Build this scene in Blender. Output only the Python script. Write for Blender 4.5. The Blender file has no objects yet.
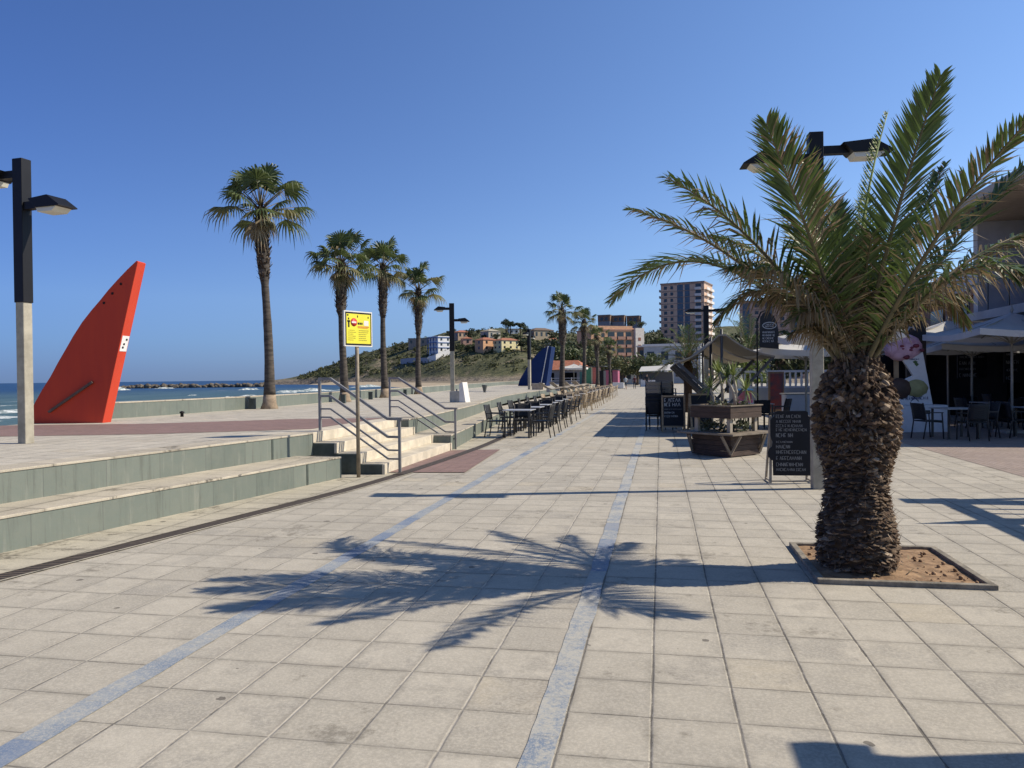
import bpy, bmesh, math, random
from mathutils import Vector, Matrix
PI = math.pi
rad = math.radians
scene = bpy.context.scene
COL = scene.collection
RNG = random.Random(7)

# ------------------------------------------------------------------ camera frame
# world: X to the right across the promenade, Y along it, Z up; promenade paving at z = 0
FPX, EYE = 769.0, 1.623
YAW, ROLL, PITCH = rad(10.935), rad(0.647), -math.atan((384 - 377.5) / 769.0)
_F0 = Vector((-math.sin(YAW), math.cos(YAW), 0))
_R0 = Vector((math.cos(YAW), math.sin(YAW), 0))
_Z = Vector((0, 0, 1))
CF = _F0 * math.cos(PITCH) + _Z * math.sin(PITCH)
_U0 = -_F0 * math.sin(PITCH) + _Z * math.cos(PITCH)
CR = _R0 * math.cos(ROLL) - _U0 * math.sin(ROLL)
CU = _U0 * math.cos(ROLL) + _R0 * math.sin(ROLL)

def ray(u, v):
    return CF + CR * ((u - 512) / FPX) - CU * ((v - 384) / FPX)
def D(u, v, d):                       # point at a real distance along the view axis
    return ray(u, v) * d + Vector((0, 0, EYE))
def A(u, d):                          # ground-plan position of a bearing at a real distance
    p = D(u, 380, d)
    return p.x, p.y
def ZH(v, d, u=512):                  # height of a sight line at a distance
    return D(u, v, d).z

cam = bpy.data.cameras.new('camera')
cam.sensor_width = 36
cam.lens = FPX / 1024 * 36
cam.clip_start = 0.05
cam.clip_end = 60000
co = bpy.data.objects.new('camera', cam)
COL.objects.link(co)
m = Matrix((CR, CU, -CF)).transposed().to_4x4()
m.translation = (0, 0, EYE)
co.matrix_world = m
scene.camera = co

# ------------------------------------------------------------------ light
SUN_EL = rad(41)
SH = Vector((-0.972, -0.233, 0)).normalized()          # the way shadows fall
w = bpy.data.worlds.new('World')
scene.world = w
w.use_nodes = True
nt = w.node_tree
bg = nt.nodes['Background']
sky = nt.nodes.new('ShaderNodeTexSky')
sky.sky_type = 'NISHITA'
sky.sun_disc = False
sky.sun_elevation = SUN_EL
sky.sun_rotation = math.atan2(-SH.x, -SH.y)
sky.air_density = 1.0
sky.dust_density = 0.0
sky.ozone_density = 4.0
# clear sea air: a bluer horizon and a stronger brightening towards the sun than the model's default
_tc = nt.nodes.new('ShaderNodeTexCoord')
_sx = nt.nodes.new('ShaderNodeSeparateXYZ')
nt.links.new(_tc.outputs['Generated'], _sx.inputs[0])
_rp = nt.nodes.new('ShaderNodeValToRGB')
nt.links.new(_sx.outputs[2], _rp.inputs[0])
_el = _rp.color_ramp.elements
_tab = [(0.0, (.16, .24, .50)), (.012, (.185, .262, .52)), (.05, (.285, .365, .58)), (.10, (.415, .47, .635)), (.18, (.46, .51, .665)), (.45, (.50, .56, .71)), (.65, (.44, .46, .50)), (1.0, (.40, .41, .42))]
_el[0].position, _el[0].color = _tab[0][0], _tab[0][1] + (1,)
_el[1].position, _el[1].color = _tab[-1][0], _tab[-1][1] + (1,)
for _p, _c in _tab[1:-1]:
    _e = _el.new(_p); _e.color = _c + (1,)
_dt = nt.nodes.new('ShaderNodeVectorMath'); _dt.operation = 'DOT_PRODUCT'
nt.links.new(_tc.outputs['Generated'], _dt.inputs[0]); _dt.inputs[1].default_value = (-SH.x, -SH.y, 0)
_cb = nt.nodes.new('ShaderNodeCombineXYZ')
for _i, _k in enumerate((1.55, 1.2, .6)):
    _m = nt.nodes.new('ShaderNodeMath'); _m.operation = 'MULTIPLY_ADD'
    nt.links.new(_dt.outputs['Value'], _m.inputs[0]); _m.inputs[1].default_value = _k; _m.inputs[2].default_value = 2.0
    _n = nt.nodes.new('ShaderNodeClamp'); nt.links.new(_m.outputs[0], _n.inputs[0]); _n.inputs[1].default_value = .9; _n.inputs[2].default_value = 3.4
    nt.links.new(_n.outputs[0], _cb.inputs[_i])
_v1 = nt.nodes.new('ShaderNodeVectorMath'); _v1.operation = 'MULTIPLY'
nt.links.new(_rp.outputs[0], _v1.inputs[0]); nt.links.new(_cb.outputs[0], _v1.inputs[1])
_v2 = nt.nodes.new('ShaderNodeVectorMath'); _v2.operation = 'MULTIPLY'
nt.links.new(sky.outputs[0], _v2.inputs[0]); nt.links.new(_v1.outputs[0], _v2.inputs[1])
nt.links.new(_v2.outputs[0], bg.inputs[0])
bg.inputs[1].default_value = 0.092
sl = bpy.data.lights.new('sun', 'SUN')
sl.energy = 5.0
sl.angle = rad(0.5)
sl.color = (1.0, 0.895, 0.735)
so = bpy.data.objects.new('sun', sl)
COL.objects.link(so)
Ld = Vector((SH.x * math.cos(SUN_EL), SH.y * math.cos(SUN_EL), -math.sin(SUN_EL)))
so.rotation_euler = Ld.to_track_quat('-Z', 'Y').to_euler()
so.location = (20, 5, 30)
vs = scene.view_settings
vs.view_transform = 'Standard'
vs.look = 'None'
vs.gamma = 1
vs.exposure = 0.12

# ------------------------------------------------------------------ materials
MATS = {}
class NG:
    """tiny node-graph helper"""
    def __init__(s, name):
        s.m = bpy.data.materials.new(name)
        s.m.use_nodes = True
        s.t = s.m.node_tree
        s.p = s.t.nodes['Principled BSDF']
    def n(s, typ, **kw):
        x = s.t.nodes.new(typ)
        for k, v in kw.items():
            setattr(x, k, v)
        return x
    def l(s, a, b):
        s.t.links.new(a, b)
    def inp(s, sock, v):
        if hasattr(v, 'is_output'):
            s.l(v, sock)
        else:
            sock.default_value = v
    def math(s, op, a, b=0.0, c=0.0, clamp=False):
        x = s.n('ShaderNodeMath', operation=op, use_clamp=clamp)
        for i, v in enumerate((a, b, c)):
            s.inp(x.inputs[i], v)
        return x.outputs[0]
    def mix(s, f, a, b, mode='MIX'):
        x = s.n('ShaderNodeMix', data_type='RGBA', blend_type=mode)
        s.inp(x.inputs[0], f)
        for i, v in ((6, a), (7, b)):
            if isinstance(v, tuple) and len(v) == 3:
                v = v + (1,)
            s.inp(x.inputs[i], v)
        return x.outputs[2]
    def noise(s, vec, scale, detail=4, rough=0.6):
        x = s.n('ShaderNodeTexNoise')
        x.inputs['Scale'].default_value = scale
        x.inputs['Detail'].default_value = detail
        x.inputs['Roughness'].default_value = rough
        if vec is not None:
            s.l(vec, x.inputs['Vector'])
        return x.outputs['Fac']
    def ramp(s, f, lo, hi):
        x = s.n('ShaderNodeMapRange', interpolation_type='SMOOTHSTEP')
        s.l(f, x.inputs[0])
        x.inputs[1].default_value = lo
        x.inputs[2].default_value = hi
        return x.outputs[0]
    def bump(s, h, strength, dist=0.01):
        x = s.n('ShaderNodeBump')
        x.inputs['Strength'].default_value = strength
        x.inputs['Distance'].default_value = dist
        s.l(h, x.inputs['Height'])
        s.l(x.outputs[0], s.p.inputs['Normal'])
    def objco(s):
        return s.n('ShaderNodeTexCoord').outputs['Object']
    def pos(s):
        return s.n('ShaderNodeNewGeometry').outputs['Position']

def mat(name, c, rough=0.6, var=0.15, scale=6.0, bump=0.0, bscale=40.0, metal=0.0, spec=0.5, hue=None, stretch=None):
    if name in MATS:
        return MATS[name]
    g = NG(name)
    v = g.objco()
    if stretch:
        mp = g.n('ShaderNodeMapping')
        mp.inputs['Scale'].default_value = stretch
        g.l(v, mp.inputs[0])
        v = mp.outputs[0]
    f = g.ramp(g.noise(v, scale, 6, 0.65), 0.3, 0.7)
    a = tuple(min(1, x * (1 - var)) for x in c)
    b = hue if hue else tuple(min(1, x * (1 + var)) for x in c)
    g.l(g.mix(f, a, b), g.p.inputs['Base Color'])
    g.p.inputs['Roughness'].default_value = rough
    g.p.inputs['Metallic'].default_value = metal
    g.p.inputs['Specular IOR Level'].default_value = spec
    if bump:
        g.bump(g.noise(v, bscale, 5, 0.6), bump)
    MATS[name] = g.m
    return g.m

def leafmat(name, c, c2, trans=0.25, rough=0.5):
    if name in MATS:
        return MATS[name]
    g = NG(name)
    geo = g.n('ShaderNodeNewGeometry')
    rnd = geo.outputs['Random Per Island']
    g.l(g.mix(rnd, c, c2), g.p.inputs['Base Color'])
    g.p.inputs['Roughness'].default_value = rough
    tr = g.n('ShaderNodeBsdfTranslucent')
    g.l(g.mix(rnd, tuple(x * 1.3 for x in c), tuple(x * 1.3 for x in c2)), tr.inputs[0])
    mx = g.n('ShaderNodeMixShader')
    mx.inputs[0].default_value = trans
    g.l(g.p.outputs[0], mx.inputs[1])
    g.l(tr.outputs[0], mx.inputs[2])
    g.l(mx.outputs[0], g.t.nodes['Material Output'].inputs[0])
    MATS[name] = g.m
    return g.m

def cloth(name, c, trans=0.2):
    g = NG(name)
    v = g.objco()
    f = g.ramp(g.noise(v, 3, 5), 0.3, 0.7)
    g.l(g.mix(f, tuple(x * .9 for x in c), c), g.p.inputs['Base Color'])
    g.p.inputs['Roughness'].default_value = 0.85
    tr = g.n('ShaderNodeBsdfTranslucent')
    tr.inputs[0].default_value = c + (1,)
    mx = g.n('ShaderNodeMixShader')
    mx.inputs[0].default_value = trans
    g.l(g.p.outputs[0], mx.inputs[1])
    g.l(tr.outputs[0], mx.inputs[2])
    g.l(mx.outputs[0], g.t.nodes['Material Output'].inputs[0])
    return g.m

def tile_mat(name, base, tx, ty, offs, grout=(0.10, 0.092, 0.08), gw=0.008, yellow=0.045, stain=0.5, spots=True, painted_sun_left=None):
    """stone slabs: offs = [(x_limit, ox, oy)...] grid offset per zone from left to right"""
    g = NG(name)
    pos = g.pos()
    sp = g.n('ShaderNodeSeparateXYZ')
    g.l(pos, sp.inputs[0])
    x, y = sp.outputs[0], sp.outputs[1]
    ox, oy = offs[0][1], offs[0][2]
    pa, pb = offs[0][1], offs[0][2]
    for lim, a, b in offs[1:]:
        st = g.math('GREATER_THAN', x, lim)
        ox = g.math('ADD', ox, g.math('MULTIPLY', st, a - pa))
        oy = g.math('ADD', oy, g.math('MULTIPLY', st, b - pb))
        pa, pb = a, b
    wob = g.noise(pos, 1.3, 3)
    gx = g.math('DIVIDE', g.math('SUBTRACT', g.math('ADD', x, g.math('MULTIPLY', g.math('SUBTRACT', wob, .5), .012)), ox), tx)
    gy = g.math('DIVIDE', g.math('SUBTRACT', g.math('ADD', y, g.math('MULTIPLY', g.math('SUBTRACT', wob, .5), .012)), oy), ty)
    ix, iy = g.math('FLOOR', gx), g.math('FLOOR', gy)
    fx, fy = g.math('SUBTRACT', gx, ix), g.math('SUBTRACT', gy, iy)
    dx = g.math('MULTIPLY', g.math('MINIMUM', fx, g.math('SUBTRACT', 1, fx)), tx)
    dy = g.math('MULTIPLY', g.math('MINIMUM', fy, g.math('SUBTRACT', 1, fy)), ty)
    cx = g.n('ShaderNodeCombineXYZ')
    g.l(ix, cx.inputs[0]); g.l(iy, cx.inputs[1])
    wn = g.n('ShaderNodeTexWhiteNoise', noise_dimensions='3D')
    g.l(cx.outputs[0], wn.inputs[0])
    rv = wn.outputs[0]
    cs = g.n('ShaderNodeSeparateColor'); g.l(wn.outputs[1], cs.inputs[0])
    # per-slab tone
    lo = tuple(c * .90 for c in base); hi = tuple(min(1, c * 1.08) for c in base)
    col = g.mix(rv, lo, hi)
    yl = (base[0] * 1.0, base[1] * .92, base[2] * .76)
    col = g.mix(g.math('MULTIPLY', g.math('GREATER_THAN', cs.outputs[1], 1 - yellow), g.math('MULTIPLY_ADD', cs.outputs[0], .5, .1)), col, yl)
    # mottling inside a slab, shifted per slab so it never runs on across joints
    vm = g.n('ShaderNodeVectorMath', operation='MULTIPLY_ADD')
    g.l(wn.outputs[1], vm.inputs[0]); vm.inputs[1].default_value = (7, 7, 7); g.l(pos, vm.inputs[2])
    mv = vm.outputs[0]
    m1 = g.ramp(g.noise(mv, 4.5, 7, .7), .3, .72)
    col = g.mix(g.math('MULTIPLY', m1, .50), col, tuple(c * .66 for c in base))
    m6 = g.ramp(g.noise(mv, 1.6, 8, .68), .46, .60)
    col = g.mix(g.math('MULTIPLY', m6, g.math('MULTIPLY', cs.outputs[2], .55)), col, (base[0] * .55, base[1] * .56, base[2] * .60))
    vein = g.math('SUBTRACT', 1, g.ramp(g.math('ABSOLUTE', g.math('SUBTRACT', g.noise(mv, 3.2, 7, .62), .5)), 0.0, .05))
    col = g.mix(g.math('MULTIPLY', vein, g.math('MULTIPLY', cs.outputs[0], .30)), col, tuple(min(1, c * 1.25) for c in base))
    m2 = g.noise(mv, 60, 4, .75)
    col = g.mix(g.math('MULTIPLY', g.ramp(m2, .40, .66), .42), col, tuple(min(1, c * 1.45) for c in base))
    m5 = g.noise(pos, 230, 2, .7)
    col = g.mix(g.math('MULTIPLY', g.ramp(m5, .52, .70), .45), col, tuple(c * .5 for c in base))
    # broad weathering and damp patches
    m3 = g.ramp(g.noise(pos, .45, 5, .6), .45, .75)
    col = g.mix(g.math('MULTIPLY', m3, .45 * stain), col, tuple(c * .55 for c in base))
    m4 = g.math('MULTIPLY', g.ramp(g.noise(pos, 1.1, 8, .72), .565, .63), g.ramp(g.noise(pos, 9, 6, .72), .42, .58))
    col = g.mix(g.math('MULTIPLY', m4, 1.1 * stain), col, (.13, .115, .09))
    if spots:
        vo = g.n('ShaderNodeTexVoronoi', feature='F1')
        vo.inputs['Scale'].default_value = 3.2
        nv = g.n('ShaderNodeVectorMath', operation='ADD')
        g.l(pos, nv.inputs[0])
        nz = g.n('ShaderNodeTexNoise'); nz.inputs['Scale'].default_value = 25
        g.l(pos, nz.inputs[0])
        nm = g.n('ShaderNodeVectorMath', operation='SCALE'); g.l(nz.outputs['Color'], nm.inputs[0]); nm.inputs['Scale'].default_value = .03
        g.l(nm.outputs[0], nv.inputs[1])
        g.l(nv.outputs[0], vo.inputs['Vector'])
        sc = g.n('ShaderNodeSeparateColor'); g.l(vo.outputs['Color'], sc.inputs[0])
        rr = g.math('MULTIPLY', g.math('MULTIPLY', sc.outputs[0], sc.outputs[0]), .13)
        keep = g.math('GREATER_THAN', sc.outputs[1], .30)
        sm = g.math('MULTIPLY', keep, g.math('LESS_THAN', vo.outputs['Distance'], rr))
        col = g.mix(g.math('MULTIPLY', sm, .72), col, (.08, .07, .06))
    # grime creeping out from the joints, in patches
    gr = g.math('MULTIPLY', g.math('SUBTRACT', 1, g.ramp(g.math('ADD', g.math('MINIMUM', dx, dy), g.math('MULTIPLY', g.noise(pos, 11, 6, .75), .16)), .05, .14)), g.ramp(g.noise(pos, .9, 5, .7), .44, .62))
    col = g.mix(g.math('MULTIPLY', gr, .65 * stain), col, (.15, .135, .11))
    # joints, their width and dirt uneven
    jn = g.noise(pos, 3.0, 4, .7)
    wv = g.math('MULTIPLY_ADD', g.ramp(g.noise(pos, 5.0, 6, .78), .32, .72), gw * 1.1, gw * .12)
    jx = g.math('LESS_THAN', dx, wv)
    jy = g.math('MULTIPLY', g.math('LESS_THAN', dy, g.math('MULTIPLY', wv, .8)), g.ramp(g.noise(pos, 1.7, 3), .2, .5))
    edge = g.math('SUBTRACT', 1, g.ramp(g.math('MINIMUM', dx, dy), 0.004, 0.05))
    col = g.mix(g.math('MULTIPLY', g.math('MULTIPLY', edge, g.ramp(jn, .3, .7)), .40), col, tuple(c * .5 for c in base))
    gc = g.mix(g.ramp(g.noise(pos, .8, 4, .7), .42, .62), grout, tuple(c * 2.1 for c in grout))
    if painted_sun_left is not None:
        gl = g.math('LESS_THAN', x, painted_sun_left)
        gcx = g.mix(g.math('MULTIPLY', gl, g.ramp(jn, .35, .6)), gc, (.5, .46, .39))  # joint edges catching the sun painted pale left of this limit
    else:
        gcx = gc
    col = g.mix(g.math('MULTIPLY', jy, .75), col, gc)
    col = g.mix(g.math('MULTIPLY', jx, .9), col, gcx)
    g.l(col, g.p.inputs['Base Color'])
    g.p.inputs['Roughness'].default_value = .78
    g.p.inputs['Specular IOR Level'].default_value = .3
    hgt = g.math('ADD', g.math('MULTIPLY', g.ramp(g.math('MINIMUM', dx, dy), 0.0, 0.012), 1.0), g.math('MULTIPLY', g.noise(mv, 22, 6, .7), .5))
    g.bump(g.math('ADD', hgt, g.math('MULTIPLY', rv, .1)), .5, .006)
    MATS[name] = g.m
    return g.m

# ------------------------------------------------------------------ mesh builder
class MB:
    def __init__(s):
        s.v = []; s.f = []; s.mi = []; s.sm = []
    def add(s, verts, faces, mi=0, smooth=False, M=None):
        o = len(s.v)
        if M is not None:
            verts = [M @ Vector(q) for q in verts]
        s.v += [tuple(q) for q in verts]
        for f in faces:
            s.f.append(tuple(i + o for i in f)); s.mi.append(mi); s.sm.append(smooth)
        return s
    def box(s, x0, x1, y0, y1, z0, z1, mi=0, M=None):
        V = [(x0, y0, z0), (x1, y0, z0), (x1, y1, z0), (x0, y1, z0), (x0, y0, z1), (x1, y0, z1), (x1, y1, z1), (x0, y1, z1)]
        return s.add(V, [(0, 3, 2, 1), (4, 5, 6, 7), (0, 1, 5, 4), (1, 2, 6, 5), (2, 3, 7, 6), (3, 0, 4, 7)], mi, False, M)
    def cbox(s, c, d, mi=0, M=None):
        return s.box(c[0] - d[0] / 2, c[0] + d[0] / 2, c[1] - d[1] / 2, c[1] + d[1] / 2, c[2] - d[2] / 2, c[2] + d[2] / 2, mi, M)
    def bar(s, a, b, w_, h_, mi=0, up=(0, 0, 1)):
        a = Vector(a); b = Vector(b); d = (b - a)
        L = d.length; d.normalize()
        u = Vector(up)
        if abs(d.dot(u)) > .98:
            u = Vector((0, 1, 0))
        sx = d.cross(u).normalized(); sz = sx.cross(d)
        V = []
        for q in (a, b):
            for i, j in ((-1, -1), (1, -1), (1, 1), (-1, 1)):
                V.append(q + sx * (w_ / 2 * i) + sz * (h_ / 2 * j))
        return s.add(V, [(3, 2, 1, 0), (4, 5, 6, 7), (0, 1, 5, 4), (1, 2, 6, 5), (2, 3, 7, 6), (3, 0, 4, 7)], mi)
    def tube(s, pts, r, n=8, mi=0, cap=True, smooth=True):
        pts = [Vector(p) for p in pts]
        rs = r if isinstance(r, (list, tuple)) else [r] * len(pts)
        V = []; F = []
        t0 = (pts[1] - pts[0]).normalized()
        ref = Vector((0, 0, 1)) if abs(t0.z) < .9 else Vector((1, 0, 0))
        sx = t0.cross(ref).normalized()
        for i, p in enumerate(pts):
            t = (pts[min(i + 1, len(pts) - 1)] - pts[max(i - 1, 0)]).normalized()
            sx = (sx - t * sx.dot(t)).normalized()
            sy = t.cross(sx)
            for k in range(n):
                a = 2 * PI * k / n
                V.append(p + (sx * math.cos(a) + sy * math.sin(a)) * rs[i])
        for i in range(len(pts) - 1):
            for k in range(n):
                F.append((i * n + k, i * n + (k + 1) % n, (i + 1) * n + (k + 1) % n, (i + 1) * n + k))
        if cap:
            F.append(tuple(range(n - 1, -1, -1)))
            F.append(tuple((len(pts) - 1) * n + k for k in range(n)))
        return s.add(V, F, mi, smooth)
    def lathe(s, prof, n=16, mi=0, c=(0, 0, 0), smooth=True, jit=0, rng=None):
        V = []; F = []
        for r, z in prof:
            for k in range(n):
                a = 2 * PI * k / n
                q = r * (1 + (rng.uniform(-jit, jit) if rng else 0))
                V.append((c[0] + q * math.cos(a), c[1] + q * math.sin(a), c[2] + z))
        for i in range(len(prof) - 1):
            for k in range(n):
                F.append((i * n + k, i * n + (k + 1) % n, (i + 1) * n + (k + 1) % n, (i + 1) * n + k))
        F.append(tuple(range(n - 1, -1, -1)))
        F.append(tuple((len(prof) - 1) * n + k for k in range(n)))
        return s.add(V, F, mi, smooth)
    def prism(s, poly, z0, z1, mi=0, M=None):
        n = len(poly)
        V = [(p[0], p[1], z0) for p in poly] + [(p[0], p[1], z1) for p in poly]
        F = [tuple(range(n - 1, -1, -1)), tuple(range(n, 2 * n))]
        for i in range(n):
            j = (i + 1) % n
            F.append((i, j, n + j, n + i))
        return s.add(V, F, mi, False, M)
    def quad(s, a, b, c, d, mi=0):
        return s.add([a, b, c, d], [(0, 1, 2, 3)], mi)
    def blob(s, c, r, rng, mi=0, sub=2, jit=.2, sq=(1, 1, 1)):
        bm = bmesh.new()
        bmesh.ops.create_icosphere(bm, subdivisions=sub, radius=1)
        V = []
        for q in bm.verts:
            k = r * (1 + rng.uniform(-jit, jit))
            V.append((c[0] + q.co.x * k * sq[0], c[1] + q.co.y * k * sq[1], c[2] + q.co.z * k * sq[2]))
        F = [tuple(x.index for x in f.verts) for f in bm.faces]
        bm.free()
        return s.add(V, F, mi, True)
    def build(s, name, mats, parent=None, bevel=0.0, loc=None):
        me = bpy.data.meshes.new(name)
        me.from_pydata(s.v, [], s.f)
        if not isinstance(mats, (list, tuple)):
            mats = [mats]
        for q in mats:
            me.materials.append(q)
        me.polygons.foreach_set('material_index', s.mi)
        me.polygons.foreach_set('use_smooth', s.sm)
        me.update()
        o = bpy.data.objects.new(name, me)
        COL.objects.link(o)
        if parent:
            o.parent = parent
        if loc:
            o.location = loc
        if bevel:
            b = o.modifiers.new('bevel', 'BEVEL')
            b.width = bevel; b.segments = 2; b.limit_method = 'ANGLE'
        return o

def tag(o, label, cat, group=None, kind=None):
    if label: o['label'] = label
    if cat: o['category'] = cat
    if group: o['group'] = group
    if kind: o['kind'] = kind
    return o
def thing(name, label, cat, loc=(0, 0, 0), rz=0.0, group=None):
    o = bpy.data.objects.new(name, None)
    COL.objects.link(o)
    o.empty_display_size = .2
    o.location = loc
    o.rotation_euler = (0, 0, rz)
    return tag(o, label, cat, group)
def struct(name, mb, m_, bevel=0.0, label=None):
    o = mb.build(name, m_, None, bevel)
    o['kind'] = 'structure'
    if label: o['label'] = label
    return o
def dup(root, loc, rz=0.0, label=None, group=None, scale=None):
    r = root.copy(); COL.objects.link(r)
    r.location = loc; r.rotation_euler = (0, 0, rz)
    if label: r['label'] = label
    if group: r['group'] = group
    if scale: r.scale = (scale,) * 3
    for ch in list(root.children):
        c = ch.copy(); COL.objects.link(c); c.parent = r
        for gch in list(ch.children):
            d = gch.copy(); COL.objects.link(d); d.parent = c
    return r
def RZ(a, t=(0, 0, 0)):
    return Matrix.Translation(t) @ Matrix.Rotation(a, 4, 'Z')
def text(name, body, size, m_, parent, M, ext=0.004, align='CENTER'):
    cu = bpy.data.curves.new(name, 'FONT')
    cu.body = body; cu.size = size; cu.extrude = ext
    cu.align_x = align; cu.align_y = 'CENTER'
    cu.materials.append(m_)
    o = bpy.data.objects.new(name, cu)
    COL.objects.link(o)
    o.parent = parent
    o.matrix_local = M
    return o
# ================================================================== SETTING
def lerp_path(path, y):
    for (xa, ya), (xb, yb) in zip(path, path[1:]):
        if y <= yb:
            return xa + (xb - xa) * (y - ya) / (yb - ya)
    return path[-1][0]
def strip(xl, xr, ys, z, mb=None):
    mb = mb or MB()
    V = []; F = []
    for y in ys:
        V += [(xl(y), y, z), (xr(y), y, z)]
    for i in range(len(ys) - 1):
        F.append((2 * i, 2 * i + 1, 2 * i + 3, 2 * i + 2))
    return mb.add(V, F)
def frange(a, b, st):
    n = max(1, int(round((b - a) / st)))
    return [a + (b - a) * i / n for i in range(n + 1)]

M_PAVE = tile_mat('promenade_slabs', (.455, .42, .352), .4, .427, [(-99, -3.30, 3.91), (-2.75, -1.3675, 3.633), (-.53, -.057, 4.122)], painted_sun_left=-.7)
M_PLAZA = tile_mat('plaza_slabs', (.50, .46, .385), .4, .4, [(-99, 0, 0)], stain=.4, spots=False)
M_KERBP = tile_mat('edge_slabs', (.46, .42, .33), .6, .4, [(-99, 0, .1)], stain=.8)
M_RED = tile_mat('red_brick_paving', (.27, .18, .16), .2, .1, [(-99, 0, 0)], grout=(.13, .09, .08), gw=.006, yellow=0, stain=.3, spots=False)
M_BROWN = tile_mat('brown_sett_paving', (.37, .30, .265), .11, .11, [(-99, 0, 0)], grout=(.15, .12, .105), gw=.008, yellow=.1, stain=.4, spots=False)

# ---- ground out to the horizon, coast on the left
coast = [(-14.2, -300), (-14.2, 14), (-14.6, 38), (-16.5, 60), (-22, 120), (-48, 220), (-150, 400), (-215, 480), (-215, 8000)]
MAT_EARTH = mat('dry_earth', (.20, .16, .105), .9, .3, .08, .3, 2)
ys = [-300, 14, 38, 60, 120, 220, 300, 400, 480, 900, 2000, 8000]
g_ = strip(lambda y: lerp_path(coast, y), lambda y: 6000, ys, -.05)
struct('ground', g_, MAT_EARTH)
# ---- promenade sheet
LW = [(-8.4, -6), (-5.18, 11.9)]                # lower seat wall, near run
struct('promenade_paving', MB().quad((-8.6, -8, 0), (34, -8, 0), (34, 150, 0), (-8.6, 150, 0)), M_PAVE)
drain = [(-7.2, -6), (-5.42, 5.47), (-5.1, 7.27), (-4.55, 10.4), (-4.33, 12.5), (-4.2, 15.0), (-4.15, 17.5), (-4.22, 20.5), (-4.4, 24), (-4.8, 32), (-5.1, 45), (-5.2, 70)]
def smooth_path(p):
    # Catmull-Rom in y
    def f(y):
        for i in range(len(p) - 1):
            if y <= p[i + 1][1] or i == len(p) - 2:
                x0, y0 = p[i]; x1, y1 = p[i + 1]
                m0 = (p[i + 1][0] - p[max(i - 1, 0)][0]) / (p[i + 1][1] - p[max(i - 1, 0)][1])
                j = min(i + 2, len(p) - 1)
                m1 = (p[j][0] - p[i][0]) / (p[j][1] - p[i][1])
                h = y1 - y0; t = (y - y0) / h
                return (2*t**3-3*t**2+1)*x0 + (t**3-2*t**2+t)*h*m0 + (-2*t**3+3*t**2)*x1 + (t**3-t**2)*h*m1
    return f
dr = smooth_path(drain)
LWR = [(-4.62, 16.62), (-4.85, 19), (-5.3, 23), (-5.75, 28), (-6.05, 36), (-6.25, 48), (-6.3, 62), (-6.2, 95)]
lwr = smooth_path(LWR)
def wall_x(y):
    if y < 11.9: return lerp_path(LW, y)
    if y < 16.62: return -4.75
    return lwr(y)
ys = frange(-6, 12.35, .6) + frange(16.6, 60, .8)
struct('edge_paving', strip(lambda y: wall_x(y) - .05, lambda y: dr(y) - .07, ys, .004), M_KERBP)
# drain: a slotted dark steel channel
g = NG('drain_grating')
sp = g.n('ShaderNodeSeparateXYZ'); g.l(g.pos(), sp.inputs[0])
fr = g.math('FRACT', g.math('MULTIPLY', sp.outputs[1], 18))
slot = g.math('GREATER_THAN', fr, .52)
nz = g.ramp(g.noise(g.pos(), 14, 5), .3, .7)
g.l(g.mix(slot, g.mix(nz, (.085, .062, .045), (.13, .10, .075)), (.012, .010, .009)), g.p.inputs['Base Color'])
g.p.inputs['Roughness'].default_value = .7
g.bump(g.math('SUBTRACT', 1, slot), .6, .01)
M_DRAIN = g.m
ys = frange(-6, 70, .5)
d_ = strip(lambda y: dr(y) - .10, lambda y: dr(y) + .10, ys, .008)
struct('drain_channel', d_, M_DRAIN)
M_STEEL_EDGE = mat('drain_edge', (.16, .13, .10), .6, .2)
# pale concrete rim on both sides of the channel
r_ = strip(lambda y: dr(y) - .145, lambda y: dr(y) - .103, ys, .010)
strip(lambda y: dr(y) + .103, lambda y: dr(y) + .135, ys, .010, r_)
struct('drain_rim', r_, M_KERBP)
# red paving in front of the stairs
redp = MB()
redp.add([(-4.66, 12.62, .012), (-4.66, 16.62, .012), (-3.55, 16.9, .012), (-3.3, 12.75, .012)], [(0, 3, 2, 1)])
struct('red_landing_paving', redp, M_RED)
dtop = strip(lambda y: dr(y) - .10, lambda y: dr(y) + .10, frange(12.3, 17.2, .4), .016)
struct('drain_channel', dtop, M_DRAIN)
# brown sett strip in front of the cafes
struct('brown_paving', MB().quad((5.42, -8, .004), (9.3, -8, .004), (9.3, 60, .004), (5.62, 60, .004)), M_BROWN)

# ---- worn blue line tiles
g = NG('worn_blue_paint')
pos = g.pos()
n1 = g.noise(pos, 2.2, 5, .7); n2 = g.noise(pos, 26, 7, .8); n3 = g.noise(pos, 110, 4, .75)
base = g.mix(g.ramp(n1, .35, .65), (.17, .22, .30), (.29, .32, .35))
sp = g.n('ShaderNodeSeparateXYZ'); g.l(pos, sp.inputs[0])
right = g.math('GREATER_THAN', sp.outputs[0], -1.5)
wearlo = g.math('SUBTRACT', .60, g.math('MULTIPLY', right, .08))
far = g.ramp(sp.outputs[1], 9, 30)
wv = g.math('ADD', g.math('ADD', g.math('MULTIPLY', n2, .6), g.math('MULTIPLY', n1, .45)), g.math('MULTIPLY', far, .14))
wear = g.ramp(g.math('SUBTRACT', wv, wearlo), -.06, .07)
col = g.mix(g.math('MULTIPLY', wear, .88), base, (.45, .43, .37))
col = g.mix(g.math('MULTIPLY', g.ramp(n3, .46, .62), .7), col, (.50, .48, .42))
dirt = g.ramp(g.noise(pos, 6, 5, .7), .58, .75)
col = g.mix(g.math('MULTIPLY', dirt, .3), col, (.16, .15, .13))
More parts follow.
